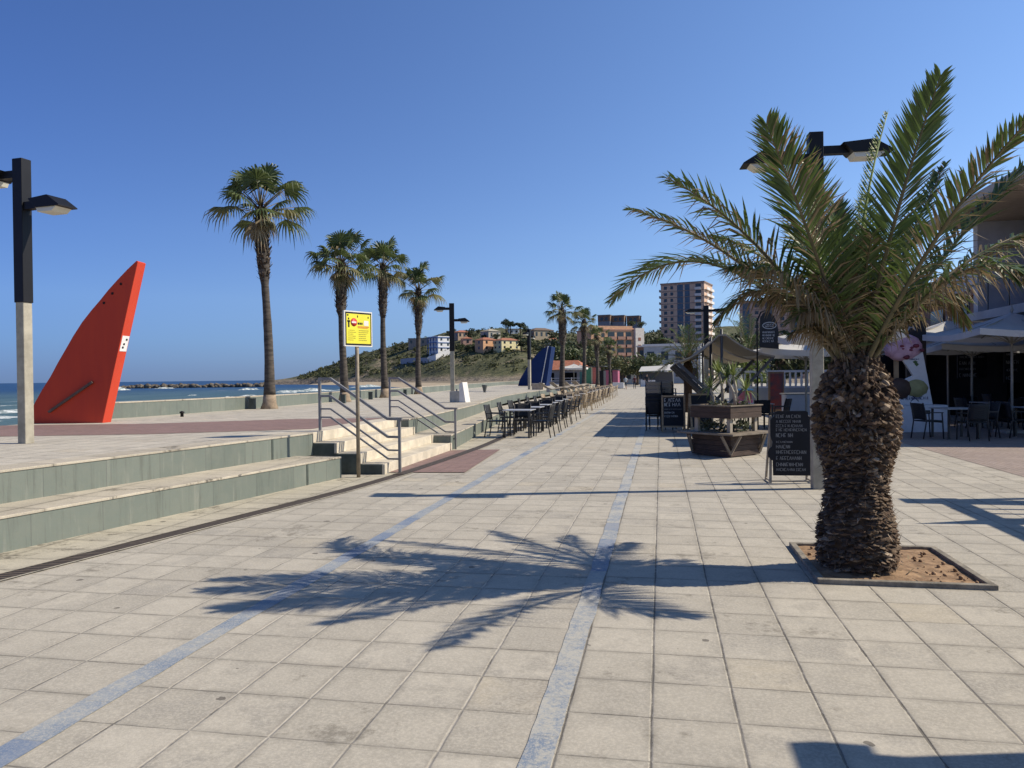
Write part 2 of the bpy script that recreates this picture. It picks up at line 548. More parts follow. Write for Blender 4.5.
seg = g.math('FLOOR', g.math('DIVIDE', sp.outputs[1], .427))
wn = g.n('ShaderNodeTexWhiteNoise', noise_dimensions='1D'); g.l(seg, wn.inputs['W'])
col = g.mix(g.math('MULTIPLY', g.math('GREATER_THAN', wn.outputs[0], .8), .45), col, (.11, .17, .30))
fy = g.math('FRACT', g.math('DIVIDE', sp.outputs[1], .427))
col = g.mix(g.math('MULTIPLY', g.math('LESS_THAN', fy, .012), .4), col, (.12, .12, .12))
g.l(col, g.p.inputs['Base Color'])
g.p.inputs['Roughness'].default_value = .7
g.bump(n2, .25, .004)
M_BLUE = g.m
rb = random.Random(3)
def rough_strip(x0, x1, y0, y1, z):
    ys = frange(y0, y1, .07 if y1 < 30 else .12)
    mb = MB(); V = []; F = []
    a = b = 0
    for y in ys:
        a += (rb.uniform(-.006, .006) - a * .2); b += (rb.uniform(-.006, .006) - b * .2)
        V += [(x0 + a, y, z), (x1 + b, y, z)]
    for i in range(len(ys) - 1):
        F.append((2 * i, 2 * i + 1, 2 * i + 3, 2 * i + 2))
    return mb.add(V, F)
struct('blue_line', rough_strip(-.60, -.455, -6, 60, .004), M_BLUE)
struct('blue_line', rough_strip(-2.90, -2.745, -6, 40, .004), M_BLUE)

# ---- seat walls
g = NG('green_grey_stone_cladding')
pos = g.pos(); sp = g.n('ShaderNodeSeparateXYZ'); g.l(pos, sp.inputs[0])
q = g.math('DIVIDE', sp.outputs[1], .82); iq = g.math('FLOOR', q); fq = g.math('SUBTRACT', q, iq)
wn = g.n('ShaderNodeTexWhiteNoise', noise_dimensions='1D'); g.l(iq, wn.inputs['W'])
col = g.mix(wn.outputs[0], (.125, .150, .130), (.175, .200, .170))
col = g.mix(g.math('MULTIPLY', g.ramp(g.noise(pos, 5, 6, .7), .35, .7), .35), col, (.20, .21, .175))
mpn = g.n('ShaderNodeMapping'); mpn.inputs['Scale'].default_value = (6, 6, .6); g.l(pos, mpn.inputs[0])
col = g.mix(g.math('MULTIPLY', g.ramp(g.noise(mpn.outputs[0], 1.5, 5, .7), .55, .75), .55), col, (.30, .295, .25))
mpd = g.n('ShaderNodeMapping'); mpd.inputs['Scale'].default_value = (3, 3, .25); g.l(pos, mpd.inputs[0])
col = g.mix(g.math('MULTIPLY', g.ramp(g.noise(mpd.outputs[0], 2.6, 6, .75), .52, .68), .45), col, (.075, .08, .068))
col = g.mix(g.math('MULTIPLY', g.math('LESS_THAN', fq, .011), .6), col, (.085, .095, .085))
g.l(col, g.p.inputs['Base Color'])
g.p.inputs['Roughness'].default_value = .6
g.bump(g.noise(pos, 30, 5), .2, .005)
M_CLAD = g.m
M_CAP = tile_mat('pale_coping_stone', (.49, .44, .35), .8, .8, [(-99, 0, .3)], stain=.9)
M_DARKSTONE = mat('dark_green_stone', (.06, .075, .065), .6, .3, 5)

def seat_wall(name, label, xf, ys, z0, z1, back, slots=()):
    """curved wall: cladding below, coping slab above; face at x = xf(y), body to x - back"""
    o = thing(name, label, 'wall', (xf(ys[0]), ys[0], z0))
    ox, oy = xf(ys[0]), ys[0]
    def ring(mb, dxf, dxb, za, zb):
        V = []; F = []
        for y in ys:
            x = xf(y) - ox
            V += [(x + dxf, y - oy, za), (x + dxf, y - oy, zb), (x - dxb, y - oy, zb), (x - dxb, y - oy, za)]
        for i in range(len(ys) - 1):
            a, b = 4 * i, 4 * i + 4
            for k in range(4):
                F.append((a + k, b + k, b + (k + 1) % 4, a + (k + 1) % 4))
        n = 4 * (len(ys) - 1)
        F += [(3, 2, 1, 0)[::-1], (n, n + 1, n + 2, n + 3)[::-1]]
        mb.add(V, F)
        return mb
    H = z1 - z0
    ring(MB(), 0, back, -.03, H - .032).build('cladding', M_CLAD, o)
    ring(MB(), .012, back, H - .030, H).build('coping', M_CAP, o, .006)
    if slots:
        for y in slots:
            x = xf(y) - ox
            MB().box(x - .02, x + .004, y - oy - .028, y - oy + .028, 0, H - .034).build('dark_joint', M_DARKSTONE, o)
    return o
lw = lambda y: lerp_path(LW, y)
uw = lambda y: -6.82 + .168 * (y - 6.9)
UWR = [(-5.6, 16.62), (-5.75, 19.5), (-6.2, 25), (-6.9, 31), (-7.7, 38), (-8.0, 46), (-8.1, 54), (-7.8, 70), (-7.3, 95)]
uwr = smooth_path(UWR)
seat_wall('seat_wall', 'lower green grey seat wall with pale top in the left foreground', lw, frange(-6, 11.9, .6), 0, .355, 1.0, (11.0,))
seat_wall('seat_wall', 'upper green grey wall tier under the edge of the plaza left of the stairs', uw, frange(-6, 12.36, .6), .3555, .712, .45, (11.3,))
seat_wall('seat_wall', 'curving lower green grey wall behind the row of cafe tables', lwr, frange(16.62, 95, .9), 0, .355, 1.0, (20.2, 22.0))
seat_wall('seat_wall', 'curving upper green grey wall tier beyond the stairs', uwr, frange(16.62, 95, .9), .3555, .712, .45, (31.5, 45))

# ---- stairs: four risers, dark stone cheek facing the camera
M_STEP = mat('pale_step_stone', (.56, .50, .395), .75, .18, 3, .2, 25)
st = thing('stairs', 'broad pale stone steps between two grey handrails up to the plaza', 'stairs', (-4.62, 12.36, 0))
xs = [0, -.43, -.86, -1.29, -1.75]
mb = MB()
for i in range(4):
    y0 = 0.0 - (0 if i else 0); 
    mb.box(xs[-1] - .3, xs[i], .06, 4.2, i * .1775 + (.001 if i else -.03), (i + 1) * .1775)
mb.build('flight', M_STEP, st, .006)
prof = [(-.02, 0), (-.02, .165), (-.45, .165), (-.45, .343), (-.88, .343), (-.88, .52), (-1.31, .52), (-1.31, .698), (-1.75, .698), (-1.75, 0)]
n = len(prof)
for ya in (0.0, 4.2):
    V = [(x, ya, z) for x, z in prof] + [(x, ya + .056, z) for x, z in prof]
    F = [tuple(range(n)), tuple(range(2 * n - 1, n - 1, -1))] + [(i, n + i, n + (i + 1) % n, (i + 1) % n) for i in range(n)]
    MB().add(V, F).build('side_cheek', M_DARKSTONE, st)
for yy in (.03, 4.23):
    for i in range(4):
        MB().cbox((xs[i] - .0, yy, i * .1775 + .09), (.05, .07, .176)).build('end_block', M_STEP, st, .004)

# ---- plaza on the upper level
wallp = [(-13.9, 15.2), (-13.4, 17), (-13.15, 19.5), (-13.0, 22), (-13.15, 28), (-13.8, 38), (-14.6, 46), (-16.0, 60), (-18.5, 85), (-21.5, 120)]
swl = smooth_path(wallp)
def plaza_r(y):
    if y <= 12.36: return uw(y) - .38
    if y < 16.62: return -6.35
    return uwr(y) - .38
def plaza_l(y):
    return -13.95 if y < 15.2 else swl(y) - .1
ys = frange(-6, 12.36, .8) + [12.361] + frange(12.5, 16.6, .8) + [16.621] + frange(17, 95, 1.5)
struct('plaza_paving', strip(plaza_l, plaza_r, ys, .708), M_PLAZA)
mb = MB()
mb.add([(-13.93, 10.3, .7125), (-13.93, 14.2, .7125), (-10.8, 14.9, .7125), (-8.5, 16.6, .7125), (-6.36, 17.1, .7125), (-6.36, 13.25, .7125), (-8.75, 11.9, .7125), (-11.24, 11.25, .7125)], [(0, 7, 6, 5, 4, 3, 2, 1)])
struct('red_plaza_paving', mb, M_RED)
# retaining face of the plaza towards the beach
mb = MB()
V = []; F = []
ys = frange(-6, 15.2, 3) + frange(16, 95, 3)
for y in ys:
    x = plaza_l(y)
    V += [(x, y, .706), (x, y, -2.2)]
for i in range(len(ys) - 1):
    F.append((2 * i, 2 * i + 1, 2 * i + 3, 2 * i + 2))
mb.add(V, F)
struct('plaza_retaining_face', mb, M_CLAD)
seat_wall('sea_wall', 'long low green grey wall between the plaza and the sea', swl, frange(15.2, 120, 1.2), .709, 1.115, .4, ())

# ---- beach, sea
M_SAND = mat('sand', (.42, .34, .23), .9, .15, .3, .3, 8)
beach_o = lambda y: lerp_path(coast, y) - (20 if y < 100 else 12)
ys = [-300, -50, 0, 14, 38, 60, 90, 120, 160, 220, 280, 340, 400, 480]
mb = MB(); V = []; F = []
for y in ys:
    xc = lerp_path(coast, y)
    V += [(xc - 20, y - (8 if y > 200 else 0), -2.2), (xc + .5, y, -.045)]
for i in range(len(ys) - 1):
    F.append((2 * i, 2 * i + 1, 2 * i + 3, 2 * i + 2))
struct('beach', mb.add(V, F), M_SAND)
g = NG('sea_water')
pos = g.pos(); sp = g.n('ShaderNodeSeparateXYZ'); g.l(pos, sp.inputs[0])
dist = g.math('SQRT', g.math('ADD', g.math('POWER', sp.outputs[0], 2), g.math('POWER', sp.outputs[1], 2)))
shal = g.ramp(dist, 120, 420)
n1 = g.ramp(g.noise(pos, .05, 4, .6), .35, .65)
mpn = g.n('ShaderNodeMapping'); mpn.inputs['Rotation'].default_value = (0, 0, rad(20)); mpn.inputs['Scale'].default_value = (.06, .012, 1); g.l(pos, mpn.inputs[0])
n1 = g.ramp(g.noise(mpn.outputs[0], 2, 6, .7), .35, .65)
near = g.mix(n1, (.055, .105, .108), (.095, .155, .148))
deep = g.mix(n1, (.012, .045, .115), (.02, .065, .15))
col = g.mix(shal, near, deep)
mpf = g.n('ShaderNodeMapping'); mpf.inputs['Rotation'].default_value = (0, 0, rad(20)); mpf.inputs['Scale'].default_value = (.09, .018, 1); g.l(pos, mpf.inputs[0])
cap = g.math('MULTIPLY', g.ramp(g.noise(mpf.outputs[0], 1.6, 8, .72), .62, .70), g.math('SUBTRACT', 1, g.ramp(dist, 250, 900)))
col = g.mix(g.math('MULTIPLY', cap, .7), col, (.62, .66, .66))
g.l(col, g.p.inputs['Base Color'])
g.p.inputs['Roughness'].default_value = .42
g.p.inputs['Specular IOR Level'].default_value = .25
mpw = g.n('ShaderNodeMapping'); mpw.inputs['Scale'].default_value = (1, .35, 1); mpw.inputs['Rotation'].default_value = (0, 0, rad(20)); g.l(pos, mpw.inputs[0])
g.bump(g.noise(mpw.outputs[0], .5, 8, .7), .9, .5)
mb = MB()
mb.quad((-40000, -3000, -1.6), (-18, -3000, -1.6), (-18, 60000, -1.6), (-40000, 60000, -1.6))
struct('sea', mb, g.m)
# breaking waves: low foamy ridges
g = NG('wave_foam')
pos = g.pos()
f = g.ramp(g.noise(pos, .9, 8, .78), .38, .66)
g.l(g.mix(f, (.09, .15, .16), (.72, .75, .75)), g.p.inputs['Base Color'])
g.p.inputs['Roughness'].default_value = .7
g.bump(g.noise(pos, 3, 6), .8, .15)
rw = random.Random(11)
mb = MB()
def breaker(pa, pb, hgt, wid):
    n = max(8, int((Vector(pa) - Vector(pb)).length / 1.2))
    d = Vector((pb[0] - pa[0], pb[1] - pa[1], 0)); L = d.length; d.normalize(); s_ = Vector((-d.y, d.x, 0))
    V = []; F = []; ph = rw.uniform(0, 9)
    prof = [(-1, 0), (-.55, .35), (-.2, .9), (.05, 1), (.25, .7), (.5, .3), (1, .12), (1.8, 0)]
    for i in range(n + 1):
        t = i / n
        env = (math.sin(PI * t) ** .5) * (.55 + .45 * math.sin(ph + t * 9) * math.sin(ph * 2 + t * 4))
        env = max(.06, env)
        cx = Vector((pa[0], pa[1], 0)) + d * (L * t) + s_ * (math.sin(ph + t * 5) * wid * .8)
        for (o_, h_) in prof:
            p = cx + s_ * (o_ * wid * (.6 + .4 * env) * rw.uniform(.8, 1.2))
            V.append((p.x, p.y, -1.68 + h_ * hgt * env * rw.uniform(.75, 1.2)))
    m_ = len(prof)
    for i in range(n):
        for k in range(m_ - 1):
            F.append((i * m_ + k, i * m_ + k + 1, (i + 1) * m_ + k + 1, (i + 1) * m_ + k))
    mb.add(V, F, 0, True)
for (ua, da, ub, db, h_, w_) in [(-60, 62, 34, 74, .6, 3.5), (-50, 74, 60, 96, .8, 2.2), (-20, 104, 50, 120, .5, 1.4), (232, 135, 264, 150, 1.2, 3), (284, 200, 338, 235, 1.6, 4),
                                 (240, 260, 258, 275, 1.3, 2.5), (112, 300, 128, 300, 2.2, 3), (355, 300, 384, 340, 1.6, 3.5), (118, 118, 135, 122, .5, 1.2), (395, 330, 425, 380, 1.5, 3), (276, 190, 300, 200, 1.0, 2.5), (150, 345, 175, 350, 1.5, 2), (180, 170, 200, 176, .5, 1)]:
    breaker(A(ua, da), A(ub, db), h_ * .7, w_ * .8)
o = mb.build('breaking_waves', g.m)
tag(o, 'white foam of small waves breaking towards the beach', 'waves', kind='stuff')

# ---- rock breakwater out in the sea
M_ROCK = mat('breakwater_rock', (.07, .06, .05), .9, .5, .6, .4, 3, hue=(.20, .17, .13))
rr = random.Random(5)
mb = MB()
for i in range(230):
    u = rr.uniform(118, 268)
    d = 378 + rr.uniform(-5, 6)
    x, y = A(u, d)
    s_ = rr.uniform(.8, 1.7)
    env = min(1, (u - 114) / 25)
    mb.blob((x, y, -1.8 + rr.uniform(0, 1.3) * env), s_, rr, 0, 1, .3, (1.3, 1, .8))
o = mb.build('rock_breakwater', M_ROCK)
tag(o, 'low dark breakwater of piled rocks out in the sea', 'breakwater')

# ---- hill of the headland
ridge = [(270, 380, 585), (284, 378.5, 580), (305, 375, 575), (322, 368, 570), (338, 362, 565), (352, 356, 565), (372, 351, 560), (398, 344, 560), (420, 338, 560), (445, 333, 555), (480, 329, 550), (520, 328, 550), (560, 332, 545), (620, 334, 540), (655, 330, 540), (690, 328, 540), (740, 326, 540), (800, 328, 540), (900, 332, 560), (1100, 350, 600)]
foot = [(270, 560), (300, 540), (340, 505), (400, 460), (440, 420), (480, 395), (520, 380), (600, 370), (1100, 370)]
def seg(tab, u, k):
    for a, b in zip(tab, tab[1:]):
        if u <= b[0]:
            return a[k] + (b[k] - a[k]) * (u - a[0]) / (b[0] - a[0])
    return tab[-1][k]
from mathutils import noise as mnoise
def hill_z(u, d):
    fd = seg(foot, u, 1); rd = seg(ridge, u, 2); rz = ZH(seg(ridge, u, 1), rd, u)
    t = (d - fd) / (rd - fd)
    if t < 0:
        z = -2.6 + 2.0 * max(0, 1 + t * 3)
    elif t <= 1:
        z = -.6 + min(3.5, rz * .5) * min(1, t / .10) ** .6 + max(0, rz - min(3.5, rz * .5)) * (max(0, t - .10) / .9) ** .85
    else:
        z = rz - (t - 1) * rz * .5
    x, y = A(u, d)
    amp = .25 + 1.1 * min(1, max(0, t) * 3)
    z += amp * mnoise.fractal(Vector((x * .03, y * .03, 0)), 1, 2, 5) * (1 if rz > 4 else .4)
    return z
V = []; F = []
us = frange(270, 1090, 5); ds = [i / 34 for i in range(35)]
for u in us:
    fd = seg(foot, u, 1) - 25; rd = seg(ridge, u, 2) + 90
    for t in ds:
        d = fd + (rd - fd) * t
        x, y = A(u, d)
        V.append((x, y, hill_z(u, d)))
nD = len(ds)
for i in range(len(us) - 1):
    for k in range(nD - 1):
        F.append((i * nD + k, (i + 1) * nD + k, (i + 1) * nD + k + 1, i * nD + k + 1))
g = NG('scrub_hillside')
pos = g.pos(); sp = g.n('ShaderNodeSeparateXYZ'); g.l(pos, sp.inputs[0])
n1 = g.noise(pos, .045, 6, .7); n2 = g.noise(pos, .3, 6, .7)
veg = g.mix(g.ramp(n2, .35, .65), (.042, .052, .020), (.125, .125, .055))
dry = g.mix(g.ramp(n2, .35, .65), (.20, .155, .10), (.36, .29, .20))
low = g.math('SUBTRACT', 1, g.ramp(g.math('ADD', sp.outputs[2], g.math('MULTIPLY', g.math('SUBTRACT', n1, .5), 14)), -1.0, 4.0))
col = g.mix(g.math('MAXIMUM', low, g.ramp(n1, .54, .68)), veg, dry)
rock = g.mix(g.ramp(g.noise(pos, .5, 7, .75), .4, .6), (.10, .085, .065), (.30, .25, .19))
col = g.mix(g.math('SUBTRACT', 1, g.ramp(sp.outputs[2], .5, 3)), col, rock)
g.l(col, g.p.inputs['Base Color'])
g.p.inputs['Roughness'].default_value = .95
g.bump(n2, .9, 1.2)
o = struct('hill', MB().add(V, F, 0, True), g.m)
# scrub on the slope
M_SCRUB = leafmat('scrub_leaves', (.03, .042, .016), (.12, .125, .05), .1, .8)
def leaf_clump(mb, c, r, n, size, rng, mi=0, sq=1.0):
    for _ in range(n):
        while True:
            q = Vector((rng.uniform(-1, 1), rng.uniform(-1, 1), rng.uniform(-1, 1)))
            if q.length < 1: break
        q = q.normalized() * (q.length ** .5)
        p = Vector(c) + Vector((q.x * r, q.y * r, q.z * r * sq))
        a = Vector((rng.gauss(0, 1), rng.gauss(0, 1), rng.gauss(0, 1))).normalized()
        b = a.cross(Vector((rng.gauss(0, 1), rng.gauss(0, 1), rng.gauss(0, 1)))).normalized()
        s = size * rng.uniform(.6, 1.4)
        mb.add([p - a * s, p + b * s * .5, p + a * s, p - b * s * .5], [(0, 1, 2, 3)], mi)
rs = random.Random(21)
mb = MB()
cnt = 0
while cnt < 3200:
    u = rs.uniform(300, 700)
    fd = seg(foot, u, 1); rd = seg(ridge, u, 2)
    t = rs.uniform(.14, 1.02)
    d = fd + (rd - fd) * t
    x, y = A(u, d)
    if mnoise.noise(Vector((x * .035, y * .035, 3))) < -.30: continue
    z = hill_z(u, d)
    if z < 2: continue
    r = rs.uniform(.5, 1.0) * rs.choice([1, 1, 1.6, 2.4])
    leaf_clump(mb, (x, y, z + r * .2), r, 14, r * .42, rs, 0, .6)
    cnt += 1
o = mb.build('scrub', M_SCRUB)
tag(o, 'dry green scrub covering the headland slope', 'scrub', kind='stuff')
# ================================================================== PALMS
M_PGREEN = leafmat('date_palm_green', (.048, .085, .018), (.115, .165, .042), .22, .42)
M_PYOUNG = leafmat('date_palm_young', (.16, .21, .03), (.22, .26, .05), .3, .45)
M_PDRY = leafmat('date_palm_dry', (.17, .12, .06), (.34, .26, .15), .18, .7)
M_PBROWN = leafmat('date_palm_brown', (.10, .065, .03), (.20, .145, .075), .12, .75)
M_RACH = mat('palm_stalk', (.13, .12, .05), .6, .25, 8, hue=(.20, .15, .07))
M_RACHY = mat('palm_stalk_young', (.20, .26, .06), .5, .2, 8)
M_SOIL = mat('planting_soil', (.26, .155, .085), .95, .35, 9, .7, 30, hue=(.40, .26, .15))
M_TRUNK = mat('palm_trunk_core', (.05, .033, .022), .95, .4, 12, .6, 40)

def bez(p0, p1, p2, t):
    return p0 * (1 - t) ** 2 + p1 * (2 * t * (1 - t)) + p2 * t * t
def make_frond(parent, org, P0, P1, P2, Lmax, rng, dry=.2, droop=.25, npair=58, young=False, twist=0.0, vee=.45, start=.12):
    """a feather leaf: curved stalk with two ranks of narrow pointed leaflets"""
    mb = MB()
    N = 18
    pts = [bez(P0, P1, P2, i / N) - org for i in range(N + 1)]
    mb.tube(pts, [.019 * (1 - i / N) ** .8 + .003 for i in range(N + 1)], 6, 2)
    for side in (-1, 1):
        for i in range(npair):
            s = start + (1 - start) * (i + rng.uniform(0, .8)) / npair
            s = min(s, .995)
            p = bez(P0, P1, P2, s) - org
            t = (bez(P0, P1, P2, min(1, s + .02)) - bez(P0, P1, P2, s - .02)).normalized()
            up = Vector((0, 0, 1)); up = (up - t * t.dot(up))
            if up.length < .15: up = Vector((.3, -.6, .3)) - t * t.dot(Vector((.3, -.6, .3)))
            up.normalize()
            sd = t.cross(up).normalized()
            c, sn = math.cos(twist), math.sin(twist)
            sd, up = sd * c + up * sn, up * c - sd * sn
            q = (s - start) / (1 - start)
            L = Lmax * (math.sin(PI * (.16 + .80 * q)) ** .65) * rng.uniform(.82, 1.12)
            fwd = .75 + .9 * q + rng.uniform(-.12, .12)
            isdry = rng.random() < dry * (1.5 - 1.1 * q) or rng.random() < dry * .35
            dd = (sd * side + t * fwd + up * (vee + rng.uniform(-.25, .25))).normalized()
            g_ = Vector((0, 0, -1)) * (droop * (1.9 if isdry else 1) * rng.uniform(.4, 1.5))
            d1 = (dd + g_ * .35).normalized(); d2 = (dd + g_ * 1.25).normalized()
            wv = t - d1 * t.dot(d1)
            wv = (wv.normalized() + up * rng.uniform(-.6, .6)).normalized()
            wd = .0105 * rng.uniform(.8, 1.25) * (.7 if isdry else 1)
            a = p; b = p + d1 * (L * .45); e = b + d2 * (L * .55)
            mi = 1 if isdry else 0
            mb.add([a - wv * wd * .4, a + wv * wd * .4, b + wv * wd, b - wv * wd, b + d2 * L * .3 + wv * wd * .6, b + d2 * L * .3 - wv * wd * .6, e],
                   [(0, 1, 2, 3), (3, 2, 4, 5), (5, 4, 6)], mi)
    return mb.build('frond', [M_PYOUNG if young else M_PGREEN, M_PBROWN if rng.random() < .35 else M_PDRY, M_RACHY if young else M_RACH], parent)

PX, PY = 1.57, 6.72
org = Vector((PX, PY, 0))
palm = thing('date_palm', 'big feather leaved palm with thick scaly trunk in the right foreground', 'palm tree', (PX, PY, 0))
rp = random.Random(42)
# trunk: bulging core clothed with cut leaf bases
prof = [(.285, -.12), (.305, .04), (.322, .14), (.325, .27), (.305, .42), (.272, .56), (.252, .70), (.268, .84), (.305, .98), (.325, 1.14), (.318, 1.3), (.288, 1.44), (.225, 1.57), (.15, 1.70), (.08, 1.80)]
core = MB().lathe([(r - .05, z) for r, z in prof], 24, 0)
def prad(z):
    for (ra, za), (rb_, zb) in zip(prof, prof[1:]):
        if z <= zb: return ra + (rb_ - ra) * (z - za) / (zb - za)
    return .1
k = 0
z = .03
GA = PI * (3 - 5 ** .5)
NS = 2400
for k in range(NS):
    z = .01 + 1.74 * (k / NS) + rp.uniform(-.025, .025)
    a = k * GA + rp.uniform(-.3, .3)
    r = prad(z) + .018 * mnoise.noise(Vector((math.cos(a) * 2.2, math.sin(a) * 2.2, z * 3.5))) + .012 * mnoise.noise(Vector((math.cos(a) * 6, math.sin(a) * 6, z * 14)))
    upper = min(1, max(0, (z - .75) / .5))
    hw = (.036 - .006 * upper) * rp.uniform(.3, 1.7)
    ln = (.004 + .030 * upper) * rp.uniform(.3, 1.8)
    out = (.002 + .022 * upper) * rp.uniform(.0, 2.0)
    ca, sa = math.cos(a), math.sin(a)
    R_ = Vector((ca, sa, 0)); T_ = Vector((-sa, ca, 0)); U_ = Vector((0, 0, 1))
    b0 = R_ * (r - .055) + U_ * z
    tw = rp.uniform(-1.2, 1.2)
    tip = R_ * (r + out - .012) + U_ * (z + ln) + T_ * tw * .05
    th = (.007 + .014 * upper) * rp.uniform(.6, 1.5)
    low = R_ * (r - .02 + out * .25) + U_ * (z - .012)
    v = [b0 - T_ * hw, low, b0 + T_ * hw, tip - T_ * hw * .5 - R_ * .01, tip - U_ * th + R_ * .008, tip + T_ * hw * .5 - R_ * .01, tip + U_ * .02 - R_ * .05]
    core.add(v, [(0, 1, 4, 3), (1, 2, 5, 4), (3, 4, 5, 6), (0, 3, 6), (2, 6, 5)], 1 + (rp.random() < .45) + (rp.random() < .16))
M_SC1 = mat('leaf_base_brown', (.10, .062, .038), .95, .5, 14, .8, 60)
M_SC2 = mat('leaf_base_grey', (.155, .108, .070), .95, .5, 14, .8, 60)
M_SC3 = mat('leaf_base_pale', (.36, .28, .20), .95, .4, 14, .8, 60)
# shaggy fibres and cut stubs of old leaves at the top
for k in range(3400):
    a = rp.uniform(0, 2 * PI); z = rp.choice([rp.uniform(1.0, 1.7), rp.uniform(.03, 1.6)]); r = prad(z) - .02
    R_ = Vector((math.cos(a), math.sin(a), 0)); p = R_ * r + Vector((0, 0, z))
    d_ = (R_ * rp.uniform(.1, .7) + Vector((0, 0, rp.uniform(-.8, .7))) + Vector((-R_.y, R_.x, 0)) * rp.uniform(-1, 1)).normalized()
    s_ = d_.cross(Vector((0, 0, 1))).normalized() * .005
    L_ = rp.uniform(.03, .10)
    core.add([p - s_, p + s_, p + d_ * L_], [(0, 1, 2)], rp.choice([1, 1, 2, 2, 3]))
core.build('trunk', [M_TRUNK, M_SC1, M_SC2, M_SC3], palm)
mb = MB()
for k in range(40):
    a = k * GA; z = 1.50 + .25 * k / 40; r = prad(z) - .03
    R_ = Vector((math.cos(a), math.sin(a), 0))
    p0 = R_ * r + Vector((0, 0, z)); d_ = (R_ * rp.uniform(.15, .5) + Vector((0, 0, 1))).normalized()
    mb.tube([p0, p0 + d_ * .05, p0 + d_ * rp.uniform(.07, .13)], [.024, .018, .010], 5, 0)
mb.build('cut_stubs', M_SC2, palm)

def PP(u, v, d):
    return D(u, v, d)
# tip (pixel bearing, depth), control (pixel bearing, depth), leaflet length, dryness, droop
FR = [
    ((611, 303, 8.0), (702, 196, 7.3), .44, .15, .45, {}),
    ((629, 209, 6.4), (745, 238, 6.5), .32, .55, .35, {}),
    ((668, 178, 6.1), (772, 232, 6.2), .42, .30, .4, {}),
    ((766, 124, 5.6), (812, 235, 5.9), .46, .30, .2, {'npair': 150}),
    ((712, 236, 7.2), (790, 250, 6.8), .36, .85, .6, {}),
    ((888, 112, 7.4), (852, 230, 7.0), .17, .0, .0, {'young': True, 'vee': 2.2, 'npair': 80}),
    ((941, 75, 5.25), (893, 208, 5.8), .36, .04, .10, {'twist': .25}),
    ((946, 163, 7.4), (897, 258, 7.1), .26, .2, .2, {}),
    ((1034, 114, 4.75), (930, 226, 5.6), .34, .35, .25, {}),
    ((1042, 152, 6.3), (940, 246, 6.3), .40, .35, .35, {}),
    ((1058, 226, 6.8), (958, 240, 6.6), .44, .45, .8, {}),
    ((1050, 292, 5.25), (968, 212, 5.8), .42, .5, .7, {}),
    ((806, 165, 7.9), (832, 255, 7.4), .36, .3, .2, {}),
    ((868, 196, 8.3), (860, 262, 7.5), .36, .2, .2, {}),
    ((730, 268, 5.9), (797, 262, 6.1), .40, .8, .6, {}),
    ((790, 322, 6.0), (822, 288, 6.2), .28, .95, .8, {'npair': 60}),
    ((925, 300, 6.8), (892, 262, 6.6), .32, .8, .6, {}),
    ((915, 228, 8.0), (885, 262, 7.4), .34, .4, .3, {}),
    ((835, 205, 6.4), (842, 270, 6.3), .34, .25, .2, {'npair': 80}),
    ((790, 225, 7.2), (822, 275, 6.8), .34, .5, .4, {}),
    ((872, 235, 5.8), (862, 285, 6.1), .34, .35, .4, {'npair': 80}),
    ((762, 300, 6.6), (806, 280, 6.4), .30, .95, .9, {'npair': 70, 'start': .08}),
    ((945, 262, 7.6), (900, 268, 6.9), .34, .7, .5, {}),
    ((815, 275, 5.9), (832, 300, 6.1), .24, .95, .7, {'npair': 60, 'start': .08}),
    ((880, 290, 6.0), (868, 300, 6.2), .24, .9, .7, {'npair': 60, 'start': .08}),
    ((848, 262, 5.9), (848, 305, 6.1), .24, .6, .5, {'npair': 60, 'start': .08}),
    ((910, 318, 6.2), (885, 300, 6.2), .24, .98, .9, {'npair': 60, 'start': .06}),
    ((716, 322, 6.7), (775, 242, 6.5), .36, .6, .7, {}),
    ((965, 325, 6.5), (925, 232, 6.4), .34, .7, .7, {}),
    ((790, 335, 6.3), (815, 312, 6.2), .22, .98, .9, {'npair': 50, 'start': .06}),
]
for i, (tp, cp_, L_, dry, droop, kw) in enumerate(FR):
    P2 = PP(*tp); P1 = PP(*cp_)
    dirv = (P1 - (org + Vector((0, 0, 1.62)))); dirv.normalize()
    P0 = org + Vector((dirv.x * .08, dirv.y * .08, 1.64 + rp.uniform(-.06, .06)))
    make_frond(palm, org, P0, P1, P2, L_, rp, dry * .85, droop, **({'npair': 120} | kw))

# tree pit: stone frame, soil with a mound at the trunk
def inset_pit():
    o = thing('tree_pit', 'square sunken planting pit with stone edging round the big palm', 'tree pit', (1.18, 6.27, 0))
    W_, H_ = 1.27, 1.36
    mb = MB()
    b = .055
    for (x0, x1, y0, y1) in ((0, W_, 0, b), (0, W_, H_ - b, H_), (0, b, b + .001, H_ - b - .001), (W_ - b, W_, b + .001, H_ - b - .001)):
        mb.box(x0, x1, y0, y1, -.14, .038)
    mb.build('stone_edging', mat('weathered_edging', (.23, .205, .165), .9, .35, 8, .5, 40), o, .006)
    return o
